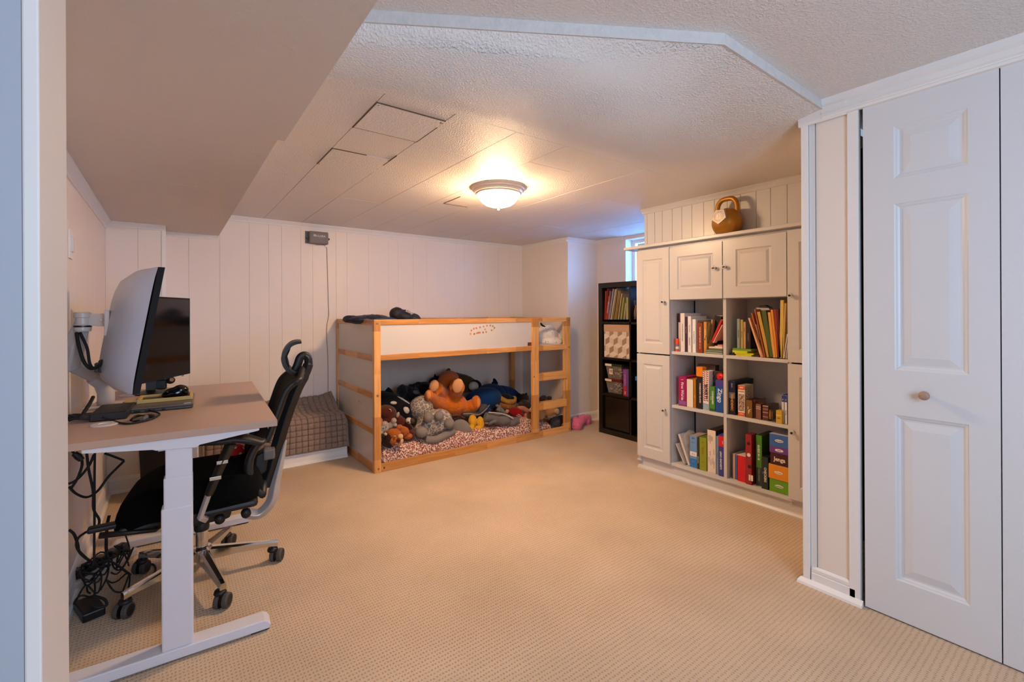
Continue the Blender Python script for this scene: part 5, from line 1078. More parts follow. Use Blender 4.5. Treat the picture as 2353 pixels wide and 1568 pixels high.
# red striped doll with pink limbs
rd = thing('plush_doll', 'red dressed soft doll with pink limbs lying behind the dolphin', 'plush toy', tuple(P(1190, 950, Y=3.6)))
blob('dress', [E_(1186, 948, 3.64, 17, 11, .05, .35), E_(1196, 956, 3.62, 10, 8, .04, .3)], fab('red', '#8f0f14'), vox=.005, parent=rd)
blob('limbs', [T_([(1190, 940, 3.66), (1202, 939, 3.66), (1213, 946, 3.64)], 6, 6), E_(1208, 955, 3.58, 3.5, 6, .02), E_(1165, 946, 3.60, 6, 4.5, .02, -.7)], fab('pinkskin', '#c08068'), vox=.004, parent=rd)
for k in range(2): blob('stripe', [T_([(1187+k*3, 955-k*3, 3.572), (1196+k*2, 959-k*2, 3.570), (1200, 960, 3.57)], .8, .8)], WHT, vox=.0018, sm=1, parent=rd)
# grey elephant at the back right
ge = thing('plush_donkey', 'dusky grey plush animal with upright ears near the ladder', 'plush toy', tuple(P(1205, 915, Y=3.95)))
blob('body', [E_(1203, 915, 3.95, 13, 10, .06), E_(1207, 930, 3.88, 14, 10, .06, .3), E_(1196, 929, 3.85, 6, 5, .03)], fab('dusk', '#3e3936', 1), vox=.006, sm=3, fuzz=.006, parent=ge)
for u in (1194, 1208): obj('ear', ell(B(), *E_(u, 908, 3.93, 3, 5, .012, .5 if u > 1200 else -.5)[1:]), fab('duskear', '#2c2826'), ge, smooth=True)
# beagle-like dog behind the ladder post
dg = thing('plush_dog', 'brown and cream plush dog half hidden behind the ladder post', 'plush toy', tuple(P(1232, 955, Y=3.55)))
blob('body', [E_(1223, 957, 3.52, 13, 14, .05, .1), E_(1230, 950, 3.56, 14, 12, .05)], fab('dogbrown', '#5c3018', 1), vox=.005, sm=3, fuzz=.004, parent=dg)
blob('cream_side', [E_(1243, 951, 3.51, 10, 14, .045, .1), E_(1221, 942, 3.50, 7, 5, .03, -.6)], fab('dogcream', '#b98f60', 1), vox=.005, sm=3, fuzz=.004, parent=dg)
# tan bear seated behind the ladder
tb2 = thing('plush_tan_bear', 'tan plush bear with a cream face behind the lowest ladder tread', 'plush toy', tuple(P(1258, 940, Y=3.6)))
blob('body', [E_(1256, 925, 3.70, 15, 12, .06), E_(1262, 945, 3.62, 18, 15, .06), E_(1277, 946, 3.56, 9, 9, .04)], fab('tan', '#b9824a', 1), vox=.005, sm=3, fuzz=.005, parent=tb2)
blob('hair', [E_(1247, 916, 3.67, 10, 6, .05, -.4), E_(1262, 915, 3.66, 6, 5, .03)], fab('hair', '#5a4030', 1), vox=.005, sm=2, fuzz=.008, parent=tb2)
obj('face', ell(B(), *E_(1280, 946, 3.525, 6, 6.5, .02)[1:]), fab('facecream', '#d6bb9c'), tb2, smooth=True)
blob('paw', [E_(1268, 957, 3.53, 11, 5, .03, -.2)], fab('pawtan', '#c79c6c'), vox=.004, parent=tb2)
# crumpled cloths inside the bed
def cloth(name, u0, u1, v0, v1, Y, h, m, label, seed):
    a, b = P(u0, v1, Y=Y), P(u1, v1, Y=Y); return
blob('grey_cloth', [E_(1275, 972, 3.50, 14, 15, .05, .2), E_(1289, 968, 3.52, 12, 14, .05), E_(1264, 985, 3.47, 10, 7, .04)], mat('dark_grey_cloth', '#45403f', .9, .2, 20, .8, 25), 'dark grey crumpled cloth at the foot of the ladder', 'cloth', vox=.007, sm=2, fuzz=.02, fs=.05)
blob('brown_cloth', [E_(1244, 993, 3.47, 22, 6, .05, -.15), E_(1222, 995, 3.46, 8, 9, .035)], BRN, 'brown sheet bunched behind the ladder post', 'cloth', vox=.006, sm=2, fuzz=.015, fs=.04)
blob('knotted_cloth', [E_(869, 1050, 3.405, 7, 26, .02, -.12), E_(876, 1072, 3.40, 12, 12, .018), E_(873, 1080, 3.398, 10, 6, .015)], mat('taupe_cloth', '#4a3f3c', .9, .2, 20, .9, 30), 'dark knotted cloth hanging out beside the left bed post', 'cloth', vox=.0045, sm=2, fuzz=.012, fs=.02)
# top bunk: mattress, jacket, stuff sack, bundled duvet
cushion('mattress', BX0+.05, BX1-.05, BY0+.045, BY1-.04, .864, lambda x, y: .905, mat('mattress_cover', '#b9aea6', .9), 'thin pale mattress on the raised bunk', 'mattress', nx=30, ny=16, seed=5)
NV = mat('navy_nylon', '#121a33', .55, .2, 9, .8, 14)
blob('folded_jacket', [E_(830, 735, 3.72, 42, 9, .12, .0), E_(862, 733, 3.66, 38, 10, .10, .05), E_(806, 731, 3.75, 16, 5.5, .07), E_(888, 737, 3.66, 28, 9, .1, .1)], NV, 'flat navy blue nylon jacket lying on the top bunk', 'jacket', vox=.009, sm=2, fuzz=.018, fs=.05)
sk = thing('stuff_sack', 'plump black stuff sack with pale print on the top bunk', 'bag', tuple(P(930, 725, Y=3.85)))
blob('sack', [E_(912, 722, 3.84, 17, 16, .09), E_(930, 727, 3.84, 22, 15, .09, .35), E_(950, 732, 3.84, 18, 12, .08, .3)], mat('black_nylon', '#171319', .65, .2, 9, .7, 22), vox=.008, sm=4, fuzz=.008, fs=.04, parent=sk)
text('print', 'sleep', .034, P(941, 717, Y=3.735), (1, -.45, -.62), (.1, -.3, 1), cmat('#cfc8cc'), sk)
DUV = spots_mat('duvet_print', '#e3dacf', '#5c544c', 40, .17, .9, .6, soft=.03)
dv = thing('duvet', 'white duvet with scattered small black drawings bundled behind the ladder', 'duvet', tuple(P(1262, 770, Y=3.6)))
blob('bundle', [E_(1258, 770, 3.60, 26, 22, .15, .1), E_(1280, 777, 3.60, 19, 18, .12), E_(1244, 774, 3.62, 18, 20, .12), E_(1262, 785, 3.55, 30, 12, .12)], DUV, vox=.008, sm=2, fuzz=.035, fs=.09, parent=dv)
obj('tassel', tube(B(), smoothpts([P(1242, 742, Y=3.47), P(1246, 748, Y=3.46), P(1253, 751, Y=3.46)], 5), [.004, .006, .009, .010, .009, .011, .010, .009, .007, .006, .004], 8), BLACKM, dv)
# pink slippers on the carpet beside the bed
PK = fab('pink', '#e0708c', 1, .15)
s1 = blob('plush_slipper', [E_(1325, 977, 3.40, 14, 14, .06, .1), E_(1322, 968, 3.42, 9, 10, .05), E_(1336, 966, 3.45, 9, 12, .05)], PK, 'front pink fluffy slipper beside the bed post', 'slipper', vox=.006, sm=2, fuzz=.014, group='pink slippers')
s2 = blob('plush_slipper', [E_(1348, 968, 3.50, 10, 13, .055, -.1), E_(1342, 962, 3.50, 9, 9, .05), E_(1353, 964, 3.5, 6, 11, .045)], PK, 'rear pink fluffy slipper nearer the black shelf', 'slipper', vox=.006, sm=2, fuzz=.014, group='pink slippers')

# ================================================================== BENCH WITH QUILTED COVER
bn = thing('storage_bench', 'white low bench base against the far wall left of the bed', 'bench', (.8, 4.14, 0))
obj('base', bx(.20, 1.175, 3.942, FW-.028, 0, .30), PAINT, bn)
obj('base_trim', extrude_path(B(), [(0, 0), (.030, 0), (.028, .010), (.012, .022), (.012, .06), (.008, .066), (.010, .072), (.010, .085), (0, .092)], (.20, 3.942, 0), (1.19, 3.942, 0), (0, -1, 0)), PAINT, bn)
QC = mat('quilt_grey', '#8c786b', .9, .10, 5, .25, 120, sheen=.1)
def quilt(x0, x1, y0, y1, z0, top):
    bm = B(); cell = .045; nx = 180; L1_ = top-z0; L2 = y1-y0; nv = 136
    rows = []
    for j in range(nv+1):
        s = (L1_+L2)*j/nv; row = []
        for i in range(nx+1):
            x = x0+(x1-x0)*i/nx; f = i/nx
            if s < L1_: y, z, n = y0, z0+s, Vector((0, -1, .0))
            else: y, z, n = y0+(s-L1_), top, Vector((0, 0, 1))
            rr = .05; dd = s-L1_
            if abs(dd) < rr:
                a = (dd/rr+1)*PI/4; y = y0+rr-rr*math.cos(a) if True else y; z = top-rr+rr*math.sin(a); n = Vector((0, -math.cos(a), math.sin(a)))
            q = min(abs(((x-x0)/cell) % 1-.5), 9); q1 = 1-2*abs(((x-x0)/cell) % 1-.5); q2 = 1-2*abs((s/cell) % 1-.5)
            h = .016*min(1, q1*2.6)**.6*min(1, q2*2.6)**.6
            wob = mnoise.noise(Vector((x*5, s*5, 1)))*.012
            slope = max(0, (y-y0-.15)/(y1-y0-.15))**1.5*.10*(1-.25*abs(f-.6)) + (max(0, f-.9)*6*.05 if y > y0+.25 else 0)
            row.append(bm.verts.new(Vector((x+wob*.5, y, z+slope))+n*(h+wob)))
        rows.append(row)
    for j in range(nv):
        for i in range(nx): bm.faces.new((rows[j][i], rows[j][i+1], rows[j+1][i+1], rows[j+1][i]))
    # right hand side hangs down
    prev = [r[nx] for r in rows]
    for k in range(1, 8):
        cur = []
        for v in prev: cur.append(bm.verts.new((x1+.012+.002*k, v.co.y, z0+(v.co.z-z0)*(1-k/7.)**1.0)))
        for j in range(nv): bm.faces.new((prev[j], prev[j+1], cur[j+1], cur[j]))
        prev = cur
    return bm
qo = obj('quilted_cover', quilt(.20, 1.168, 3.918, FW-.012, .098, .352), QC, smooth=True, mods=[lambda o: setattr(o.modifiers.new('t', 'SOLIDIFY'), 'thickness', .008)])
props(qo, 'grey brown quilted cover draped over the low white bench', 'blanket')
# ================================================================== STANDING DESK
def PP(u, v, p0, n):
    a = P(u, v, Y=1.0); o = Vector((0, 0, EYE)); d = a-o; n = Vector(n); t = (Vector(p0)-o).dot(n)/d.dot(n); return o+d*t
DR = math.radians(-3.2)
desk = thing('standing_desk', 'height adjustable desk with taupe top on white T shaped legs', 'desk', (.012, 1.965, 0), DR)
DMi = wm(desk).inverted(); DMw = wm(desk); ax = (DMw.to_3x3() @ Vector((0, 1, 0)))
def dl(u, v, ly=0): return DMi @ PP(u, v, DMw @ Vector((0, ly, 0)), ax)
DTZ = .795
TOPM = mat('taupe_desktop', '#b89b88', .42, .04, 6, .04, 160)
xr, xl, yn, yf = .315, -.338, -.012, 1.205
obj('desktop', bx(xl, xr, yn, yf, DTZ-.024, DTZ), TOPM, desk, world=False, bevel=.002)
def ring(name, cx_, cy_, r):
    o = obj(name, lathe(B(), [(.001, .0), (r, 0), (r, .0025), (r*.92, .004), (r*.45, .004), (r*.42, .002), (.001, .002)], (cx_, cy_, DTZ), 32), mat('grommet_white', '#d9cfc9', .35), desk, world=False, label='white round cable cover'); return o
g1_ = DMi @ P(241, 976, Z=DTZ); ring('grommet', g1_.x, g1_.y, .042)
g2_ = DMi @ P(297, 909, Z=DTZ); ring('grommet', g2_.x, g2_.y, .042)
for ly, near in ((0.0, True), (1.07, False)):
    pts = [(186, 1026), (596, 976), (596, 990), (459, 1023), (452, 1029), (359, 1037), (350, 1035), (187, 1044)]
    q = [dl(u, v) for u, v in pts]; poly = [(p.x, min(p.z, DTZ-.0245)) for p in q]; poly[0] = (poly[0][0], DTZ-.0245); poly[1] = (poly[1][0], DTZ-.0245)
    obj('support_bracket', prism(B(), poly, lambda a, b, d: Vector((a, d, b)), ly+.0, ly+.045 if near else ly+.04), DESKW, desk, world=False, bevel=.003)
    leg = obj('leg', bx(*(lambda a, b: (a.x, b.x))(dl(370, 1300), dl(443.5, 1300)), ly+.004, ly+.064, .040, dl(400, 1168).z), DESKW, desk, world=False, bevel=.006)
    obj('leg_section', bx(*(lambda a, b: (a.x, b.x))(dl(375, 1130), dl(443, 1130)), ly+.007, ly+.060, dl(400, 1172).z, dl(400, 1099).z), DESKW, leg, world=False, bevel=.005)
    obj('leg_section', bx(*(lambda a, b: (a.x, b.x))(dl(379, 1060), dl(442, 1060)), ly+.010, ly+.057, dl(400, 1102).z, DTZ-.04), DESKW, leg, world=False, bevel=.004)
    fp_ = [(-.315, .012), (-.310, .006), (.285, .006), (.292, .020), (.283, .034), (.27, .042), (-.30, .042), (-.315, .030)]
    obj('foot', prism(B(), fp_, lambda a, b, d: Vector((a, d, b)), ly+.0, ly+.068), DESKW, desk, world=False, bevel=.004)
    for a in (-.29, .255): obj('foot_pad', bx(a-.03, a+.03, ly+.008, ly+.060, 0, .007), BLACKM, desk, world=False)
obj('cross_beam', bx(-.05, .03, .05, 1.08, DTZ-.075, DTZ-.030), DESKW, desk, world=False)
obj('cable_catch', bx(xr-.03, xr-.002, .70, .76, DTZ-.05, DTZ-.024), BLACKP, desk, world=False)
# far side tab seen past the table edge
tz = DTZ
# ------------------------------------------------------------------ monitor arm (two arms on one clamp)
AW = mat('arm_white', '#cfc3bb', .38, .02)
arm = thing('monitor_arm', 'white gas spring monitor arm clamped to the wall side of the desk', 'monitor arm', (-.225, 2.66, DTZ))
obj('clamp_base', bx(-.30, -.165, 2.62, 2.74, DTZ, DTZ+.012), AW, arm, bevel=.005)
J0 = Vector((-.225, 2.66, DTZ+.012)); 
obj('column', tube(B(), [J0, J0+Vector((0, 0, .05)), J0+Vector((-.012, -.01, .095)), Vector((-.262, 2.62, .93))], [.030, .030, .030, .026], 20), AW, arm, smooth=True)
obj('lower_arm', tube(B(), [Vector((-.222, 2.66, .90)), Vector((-.262, 2.62, .945)), Vector((-.322, 2.52, 1.00))], [.034, .034, .028], 4, sx=1.2), AW, arm, bevel=.008)
obj('upper_arm', tube(B(), [Vector((-.322, 2.50, .985)), Vector((-.300, 2.46, 1.08)), Vector((-.272, 2.43, 1.17))], [.034, .036, .026], 4, sx=1.1), AW, arm, bevel=.008)
Jh = P(190, 738, Y=2.42)
obj('swivel_joint', lathe(B(), [(.001, -.040), (.024, -.040), (.026, -.034), (.026, -.014), (.022, -.012), (.022, .012), (.026, .014), (.026, .030), (.022, .034), (.001, .034)], tuple(Jh), 24), AW, arm, smooth=False)
obj('joint_band', lathe(B(), [(.0262, -.018), (.0268, -.017), (.0268, -.012), (.0262, -.011)], tuple(Jh+Vector((0, 0, -.006))), 24, cap=False), BLACKP, arm)
Pm = P(228, 740, Y=2.40)
obj('tilt_bracket', prism(B(), [(0, -.022), (.055, -.026), (.068, -.020), (.068, .020), (.055, .026), (0, .022)], lambda a, b, d: Jh+Vector((a*.9+.012, a*-.25+d, b+.004)), -.010, .010), AW, arm, bevel=.003)
obj('pivot_screw', lathe(B(), [(.001, 0), (.005, 0), (.005, .003), (.001, .003)], tuple(Jh+Vector((.055, -.025, .004))), 12, Vector((0, -1, 0))), CHROME, arm)
cab = lambda pts, r=.0045, n='cable', m=BLACKM, par=None, k=6, **kw: obj(n, tube(B(), smoothpts(pts, k), r, 8), m, par, smooth=True, **kw)
cab([P(176, 765, Y=2.40), P(180, 790, Y=2.38), P(192, 830, Y=2.36), P(208, 847, Y=2.34), P(226, 842, Y=2.32), P(238, 828, Y=2.31)], .006, 'cable_sleeve', par=arm)
cab([P(184, 765, Y=2.40), P(200, 800, Y=2.37), P(206, 835, Y=2.35), P(216, 846, Y=2.33), P(232, 836, Y=2.31)], .005, 'cable_sleeve', par=arm)
cab([P(214, 913, Y=2.62), P(205, 930, Y=2.55), P(192, 950, Y=2.50), P(172, 985, Y=2.42), P(160, 1010, Y=2.36)], .007, 'cable_sleeve', par=arm)

# ------------------------------------------------------------------ monitors
def monitor(name, label, e0, e1, zb, zt, lean, sag, bulge, backm, bez=.012):
    """e0 near bottom corner, e1 far bottom corner (xy); screen looks to the right of e0->e1; lean = x shift at the top"""
    e0, e1 = Vector((*e0, 0)), Vector((*e1, 0)); t = (e1-e0); Wd = t.length; t.normalize(); n = Vector((t.y, -t.x, 0))   # screen normal
    o = thing(name, label, 'monitor', tuple((e0+e1)/2+Vector((0, 0, zb))))
    Hh = zt-zb
    def pt(u, w, d): return e0+t*(Wd*(u+1)/2)+n*(-sag*(1-u*u)+d+lean*(w+1)/2)+Vector((0, 0, zb+Hh*(w+1)/2))
    N = 20
    def sheet(d, bm, m=1.0):
        return [[bm.verts.new(pt((i/N*2-1)*m, (j/12*2-1)*m, d)) for i in range(N+1)] for j in range(13)]
    bm = B(); F_ = sheet(0, bm); K = sheet(-.020, bm)
    def fill(G, rev=False):
        for j in range(len(G)-1):
            for i in range(N): bm.faces.new((G[j][i], G[j][i+1], G[j+1][i+1], G[j+1][i]))
    fill(F_); fill(K)
    for j in range(12):
        for i in (0, N): bm.faces.new((F_[j][i], F_[j+1][i], K[j+1][i], K[j][i]))
    for i in range(N):
        for j in (0, 12): bm.faces.new((F_[j][i], F_[j][i+1], K[j][i+1], K[j][i]))
    obj('bezel', bm, mat('bezel_black', '#0e0e10', .65, .02, spec=.25), o)
    bm = B(); G = sheet(.0008, bm, .96); fill(G)
    obj('screen', bm, mat('screen_black', '#070607', .10, .0, spec=.6), o, smooth=True)
    bm = B(); G = []
    for j in range(13):
        row = []
        for i in range(N+1):
            u, w = (i/N*2-1)*.995, (j/12*2-1)*.995
            r = max(0, 1-abs(u)**3.2)*max(0, 1-abs(w)**5.0)
            row.append(bm.verts.new(pt(u, w, -.020-bulge*r**.6)))
        G.append(row)
    fill(G)
    for j in range(12):
        for i in (0, N): pass
    obj('back_shell', bm, backm, o, smooth=True)
    return o, pt
SB = mat('silver_back_shell', '#b4bdd0', .34, .02, 2, metal=.15, coat=.1)
m1, pt1 = monitor('curved_monitor', 'large curved monitor with silver back seen almost edge on above the desk', (-.088, 2.12), (-.172, 2.66), .912, 1.372, .075, .030, .058, SB)
hb = pt1(0, .1, -.075)
bm = B(); v0 = pt1(-.02, .12, -.074)
box(bm, hb.x-.010, hb.x+.006, hb.y-.035, hb.y+.035, hb.z-.05, hb.z+.05)
obj('mount_plate', bm, AW, arm, bevel=.004)
# recess with plugs low on the back
rc = pt1(.0, -.62, -.070)
obj('cable_recess', bx(rc.x-.004, rc.x+.02, rc.y-.05, rc.y+.05, rc.z-.022, rc.z+.026), mat('recess_dark', '#2a2826', .6), m1, bevel=.004)
for dy in (-.03, .0): obj('plug', bx(rc.x-.016, rc.x, rc.y+dy-.009, rc.y+dy+.009, rc.z-.020, rc.z+.014), BLACKP, m1, bevel=.002)
m2, pt2 = monitor('black_monitor', 'smaller black framed monitor with dark screen behind the silver backed one', (-.150, 2.700), (.088, 3.10), .872, 1.287, 0, .0, .030, BLACKP)
obj('power_led', bx(.047, .058, 3.035, 3.043, .866, .873), CHROME, m2)
obj('stand_neck', bx(-.10, -.06, 2.96, 3.0, DTZ+.02, 1.0), BLACKP, m2); obj('stand_foot', lathe(B(), [(.001, 0), (.07, 0), (.07, .006), (.02, .02), (.001, .02)], (-.08, 2.98, DTZ+.0005), 24), BLACKP, m2)
# webcam-like gadget under the second screen
wq = P(357, 880, Z=DTZ+.02)
wc_ = thing('desk_gadget', 'small black camera like gadget standing beneath the black screen', 'gadget', (wq.x, wq.y, DTZ))
wq = Vector((-.045, 3.12, DTZ))
obj('body', bx(wq.x-.055, wq.x+.03, wq.y-.02, wq.y+.03, DTZ+.0005, DTZ+.055), BLACKP, wc_, bevel=.008)
obj('head', ell(B(), (wq.x+.045, wq.y, DTZ+.045), (.022, .018, .020)), BLACKP, wc_, smooth=True); obj('lens', lathe(B(), [(.001, 0), (.010, 0), (.010, .004), (.001, .004)], (wq.x+.05, wq.y-.017, DTZ+.05), 16, Vector((.3, -1, 0))), CHROME, wc_)
# laptop, phone case, mouse
lp = thing('laptop', 'closed grey laptop on the desk under the yellow phone case', 'laptop', (-.02, 2.57, DTZ))
LPG = mat('laptop_grey', '#6d6461', .38, .03, metal=.3)
cR = Matrix.Translation((-.022, 2.565, 0)) @ Matrix.Rotation(math.radians(-3), 4, 'Z')
obj('base', box(B(), -.108, .108, -.155, .155, DTZ+.002, DTZ+.013, cR), mat('laptop_base', '#4a4341', .4, .03), lp, bevel=.003)
obj('lid', box(B(), -.110, .110, -.157, .157, DTZ+.0135, DTZ+.021, cR), LPG, lp, bevel=.003)
obj('sticker', box(B(), .075, .10, -.150, -.128, DTZ+.0208, DTZ+.0215, cR), cmat('#c9c0ba'), lp)
for k, w in ((-.09, .02), (-.055, .016), (-.03, .008), (.0, .012)): obj('port', box(B(), k, k+w, -.1556, -.1540, DTZ+.004, DTZ+.010, cR), BLACKM, lp)
for a in (-.09, .09):
    for b in (-.13, .13): obj('rubber_foot', box(B(), a-.01, a+.01, b-.01, b+.01, DTZ, DTZ+.0025, cR), BLACKM, lp)
yc = thing('phone_case', 'open pale yellow phone case with the mouse lying in it', 'phone case', (-.01, 2.62, DTZ+.02))
YC = mat('yellow_silicone', '#cfae62', .5, .05)
cR2 = Matrix.Translation((-.015, 2.60, DTZ+.0216)) @ Matrix.Rotation(math.radians(-2), 4, 'Z')
bm = B()
for a in ((-.098, .098, -.082, -.070), (-.098, .098, .062, .074), (-.098, -.086, -.070, .062), (.086, .098, -.070, .062)): box(bm, *a, 0, .015, cR2)
box(bm, -.086, .086, -.070, .062, 0, .003, cR2); bmesh.ops.remove_doubles(bm, verts=bm.verts[:], dist=1e-5)
obj('frame', bm, YC, yc, bevel=.0035); obj('lining', box(B(), -.084, .084, -.068, .060, .0032, .006, cR2), mat('case_lining', '#4c3c28', .5), yc)
blob('paw_tab', [('e', cR2 @ Vector((-.118, -.05, .006)), (.024, .020, .006)), ('e', cR2 @ Vector((-.138, -.035, .006)), (.012, .012, .005)), ('e', cR2 @ Vector((-.10, -.06, .008)), (.014, .012, .006))], YC, vox=.003, sm=2, parent=yc)
ms = thing('computer_mouse', 'glossy black computer mouse resting in the yellow phone case', 'mouse', (.02, 2.62, DTZ+.03))
blob('shell', [('e', cR2 @ Vector((.035, .01, .022)), (.050, .033, .026)), ('e', cR2 @ Vector((.052, .01, .034)), (.032, .031, .024)), ('e', cR2 @ Vector((.012, .008, .016)), (.032, .028, .014))], mat('mouse_black', '#0c0b0c', .12, .05), vox=.004, sm=4, parent=ms)
obj('wheel', lathe(B(), [(.001, -.003), (.009, -.003), (.009, .003), (.001, .003)], tuple(cR2 @ Vector((.0, .01, .030))), 14, Vector((0, 1, 0))), BLACKM, ms)
# docking station and leads
dk = thing('docking_station', 'flat black docking station at the front of the desk with leads behind it', 'docking station', (-.18, 2.38, DTZ))
dR = Matrix.Translation((-.178, 2.44, DTZ)) @ Matrix.Rotation(math.radians(-4), 4, 'Z')
obj('body', box(B(), -.058, .052, -.125, .10, .0005, .030, dR), mat('dock_black', '#131112', .5, .08), dk, bevel=.004)
obj('top_mark', box(B(), -.01, .02, -.06, -.055, .0298, .0304, dR), cmat('#3a3436'), dk)
for k, yy_ in enumerate((-.10, -.075, -.05, -.02)): obj('plug', box(B(), -.090, -.057, yy_-.006, yy_+.006, .009, .020, dR), BLACKP, dk, bevel=.002)
ends = [(158, 955), (158, 962), (158, 968), (160, 992)]
for k, ((u, v), yy_) in enumerate(zip(ends, (-.10, -.075, -.05, -.02))):
    a = dR @ Vector((-.090, yy_, .014)); e = P(u, v, Y=a.y-.02)
    cab([a, a+Vector((-.035, -.005, .004)), (a+e)/2+Vector((0, 0, .004)), Vector((max(e.x, LW+.012), e.y, e.z))], .004, 'lead', par=dk)
cab([dR @ Vector((-.02, -.125, .015)), P(255, 966, Z=DTZ+.004), P(290, 974, Z=DTZ+.004), P(330, 968, Z=DTZ+.005), P(362, 957, Z=DTZ+.006), P(365, 950, Z=DTZ+.006), P(345, 944, Z=DTZ+.008), P(340, 940, Z=DTZ+.008)], .0035, 'usb_cable', par=dk)
cb = thing('cable_bundle', 'tied loop of black cable lying in front of the laptop', 'cable', tuple(P(325, 963, Z=DTZ)))
for k in range(4): cab([P(300+k, 966-k, Z=DTZ+.004+.003*k), P(315, 958-k, Z=DTZ+.006+.003*k), P(340, 954+k, Z=DTZ+.007), P(355, 958+k, Z=DTZ+.006), P(335, 967-k, Z=DTZ+.005), P(302+k, 968, Z=DTZ+.005)], .0032, 'loop', par=cb)
obj('tie', tube(B(), [P(326, 966, Z=DTZ+.008), P(336, 959, Z=DTZ+.010)], .010, 10, sx=.8), mat('tie_grey', '#5a5454', .6), cb)

# ------------------------------------------------------------------ cables and power strip under the desk
def V_(u, v, Y): return P(u, v, Y=Y)
def cable_thing(name, label, pts, r=.004, plug=None):
    o = cab([Vector((max(p.x, LW+.012), p.y, max(p.z, r+.001))) for p in pts], r, name); props(o, label, 'cable', 'black cables hanging under the desk'); return o
cable_thing('hanging_cable', 'black cable running straight down behind the white bracket to the floor', [V_(218, 1040, 2.45), V_(217, 1120, 2.45), V_(217, 1200, 2.46), V_(216, 1300, 2.5)])
cable_thing('hanging_cable', 'black cable dropping from the desk and bulging right half way down', [V_(199, 1040, 2.4), V_(204, 1080, 2.4), V_(214, 1130, 2.42), V_(215, 1170, 2.44), V_(228, 1195, 2.46), V_(222, 1212, 2.46), V_(195, 1225, 2.44), V_(178, 1240, 2.42), V_(178, 1262, 2.45), V_(200, 1285, 2.5)], .0045)
cable_thing('hanging_cable', 'black cable bent to a sharp corner below the bracket, reaching back to the left wall', [V_(240, 1042, 2.5), V_(262, 1050, 2.5), V_(284, 1059, 2.5), V_(282, 1063, 2.5), V_(250, 1095, 2.5), V_(225, 1128, 2.48), V_(200, 1143, 2.44), V_(175, 1135, 2.40), V_(160, 1120, 2.36)], .0045)
cable_thing('hanging_cable', 'black cable curving from the bracket down to the left wall, with an inline plug', [V_(216, 1045, 2.4), V_(205, 1070, 2.4), V_(185, 1095, 2.38), V_(170, 1107, 2.36), V_(158, 1112, 2.35)], .0045)
cable_thing('hanging_cable', 'black cable from the chair side falling to the power strip', [V_(251, 1185, 2.75), V_(246, 1210, 2.74), V_(244, 1250, 2.74), V_(246, 1290, 2.74)], .006)
cable_thing('hanging_cable', 'black cable running from the left wall down to the power strip', [V_(158, 1218, 2.45), V_(170, 1228, 2.45), V_(178, 1250, 2.47), V_(182, 1268, 2.5), V_(196, 1282, 2.55), V_(225, 1302, 2.62)], .005)
pg_ = thing('inline_plug', 'black cable connector hanging at the left edge under the desk', 'plug', tuple(V_(178, 1050, 2.35)))
obj('body', tube(B(), [V_(170, 1042, 2.35), V_(180, 1050, 2.35), V_(188, 1058, 2.35)], [.010, .013, .010], 8), BLACKP, pg_, bevel=.002)
cab([V_(160, 1030, 2.35), V_(170, 1042, 2.35)], .004, 'lead', par=pg_); cab([V_(188, 1058, 2.35), V_(188, 1072, 2.36), V_(178, 1100, 2.37), V_(162, 1125, 2.37)], .0045, 'lead', par=pg_)
ps = thing('power_strip', 'long white power strip on the carpet under the desk full of black plugs', 'power strip', (-.25, 2.88, 0))
psR = Matrix.Translation((-.262, 2.84, 0)) @ Matrix.Rotation(math.radians(-40), 4, 'Z')
obj('case', box(B(), -.03, .03, -.17, .17, .0, .045, psR), mat('strip_white', '#b5aba6', .4), ps, bevel=.012)
for k in range(5): obj('plug', box(B(), -.022, .020, -.13+k*.055, -.09+k*.055, .045, .085, psR), BLACKP, ps, bevel=.006)
rnd = random.Random(4); bm = B()
tg = thing('cable_tangle', 'heap of tangled black cables and an adapter brick on the carpet under the desk', 'cable', (-.25, 2.65, 0))
for k in range(11):
    c = Vector((-.235+rnd.uniform(-.05, .07), 2.66+rnd.uniform(-.12, .14), .03+rnd.uniform(0, .07))); r1, r2 = rnd.uniform(.04, .09), rnd.uniform(.02, .05); a0 = rnd.uniform(0, 6)
    pts = []
    for j in range(13):
        a = a0+j*PI*2*rnd.uniform(.95, 1.05)/12
        p = c+Vector((math.cos(a)*r2, math.sin(a)*r1, .025*math.sin(2*a+k)+.004*j)); pts.append(Vector((max(p.x, LW+.03), p.y, max(.006, p.z))))
    cab(pts, .0032, 'cable_loop', par=tg, k=3)
cab([V_(205, 1305, 2.62), V_(250, 1290, 2.66), V_(300, 1322, 2.55)], .0045, 'cable_loop', par=tg)
cab([Vector((-.10, 2.62, .006)), Vector((-.06, 2.70, .006)), Vector((-.075, 2.79, .006)), Vector((-.13, 2.76, .006))], .0045, 'cable_loop', par=tg)
cab([V_(215, 1370, 2.45), V_(240, 1378, 2.42), V_(244, 1392, 2.40), V_(222, 1396, 2.40), V_(212, 1384, 2.42)], .005, 'cable_loop', par=tg)
obj('adapter_brick', box(B(), -.035, .035, -.075, .075, 0, .034, Matrix.Translation((-.265, 2.50, .001)) @ Matrix.Rotation(.3, 4, 'Z')), BLACKP, tg, bevel=.006)

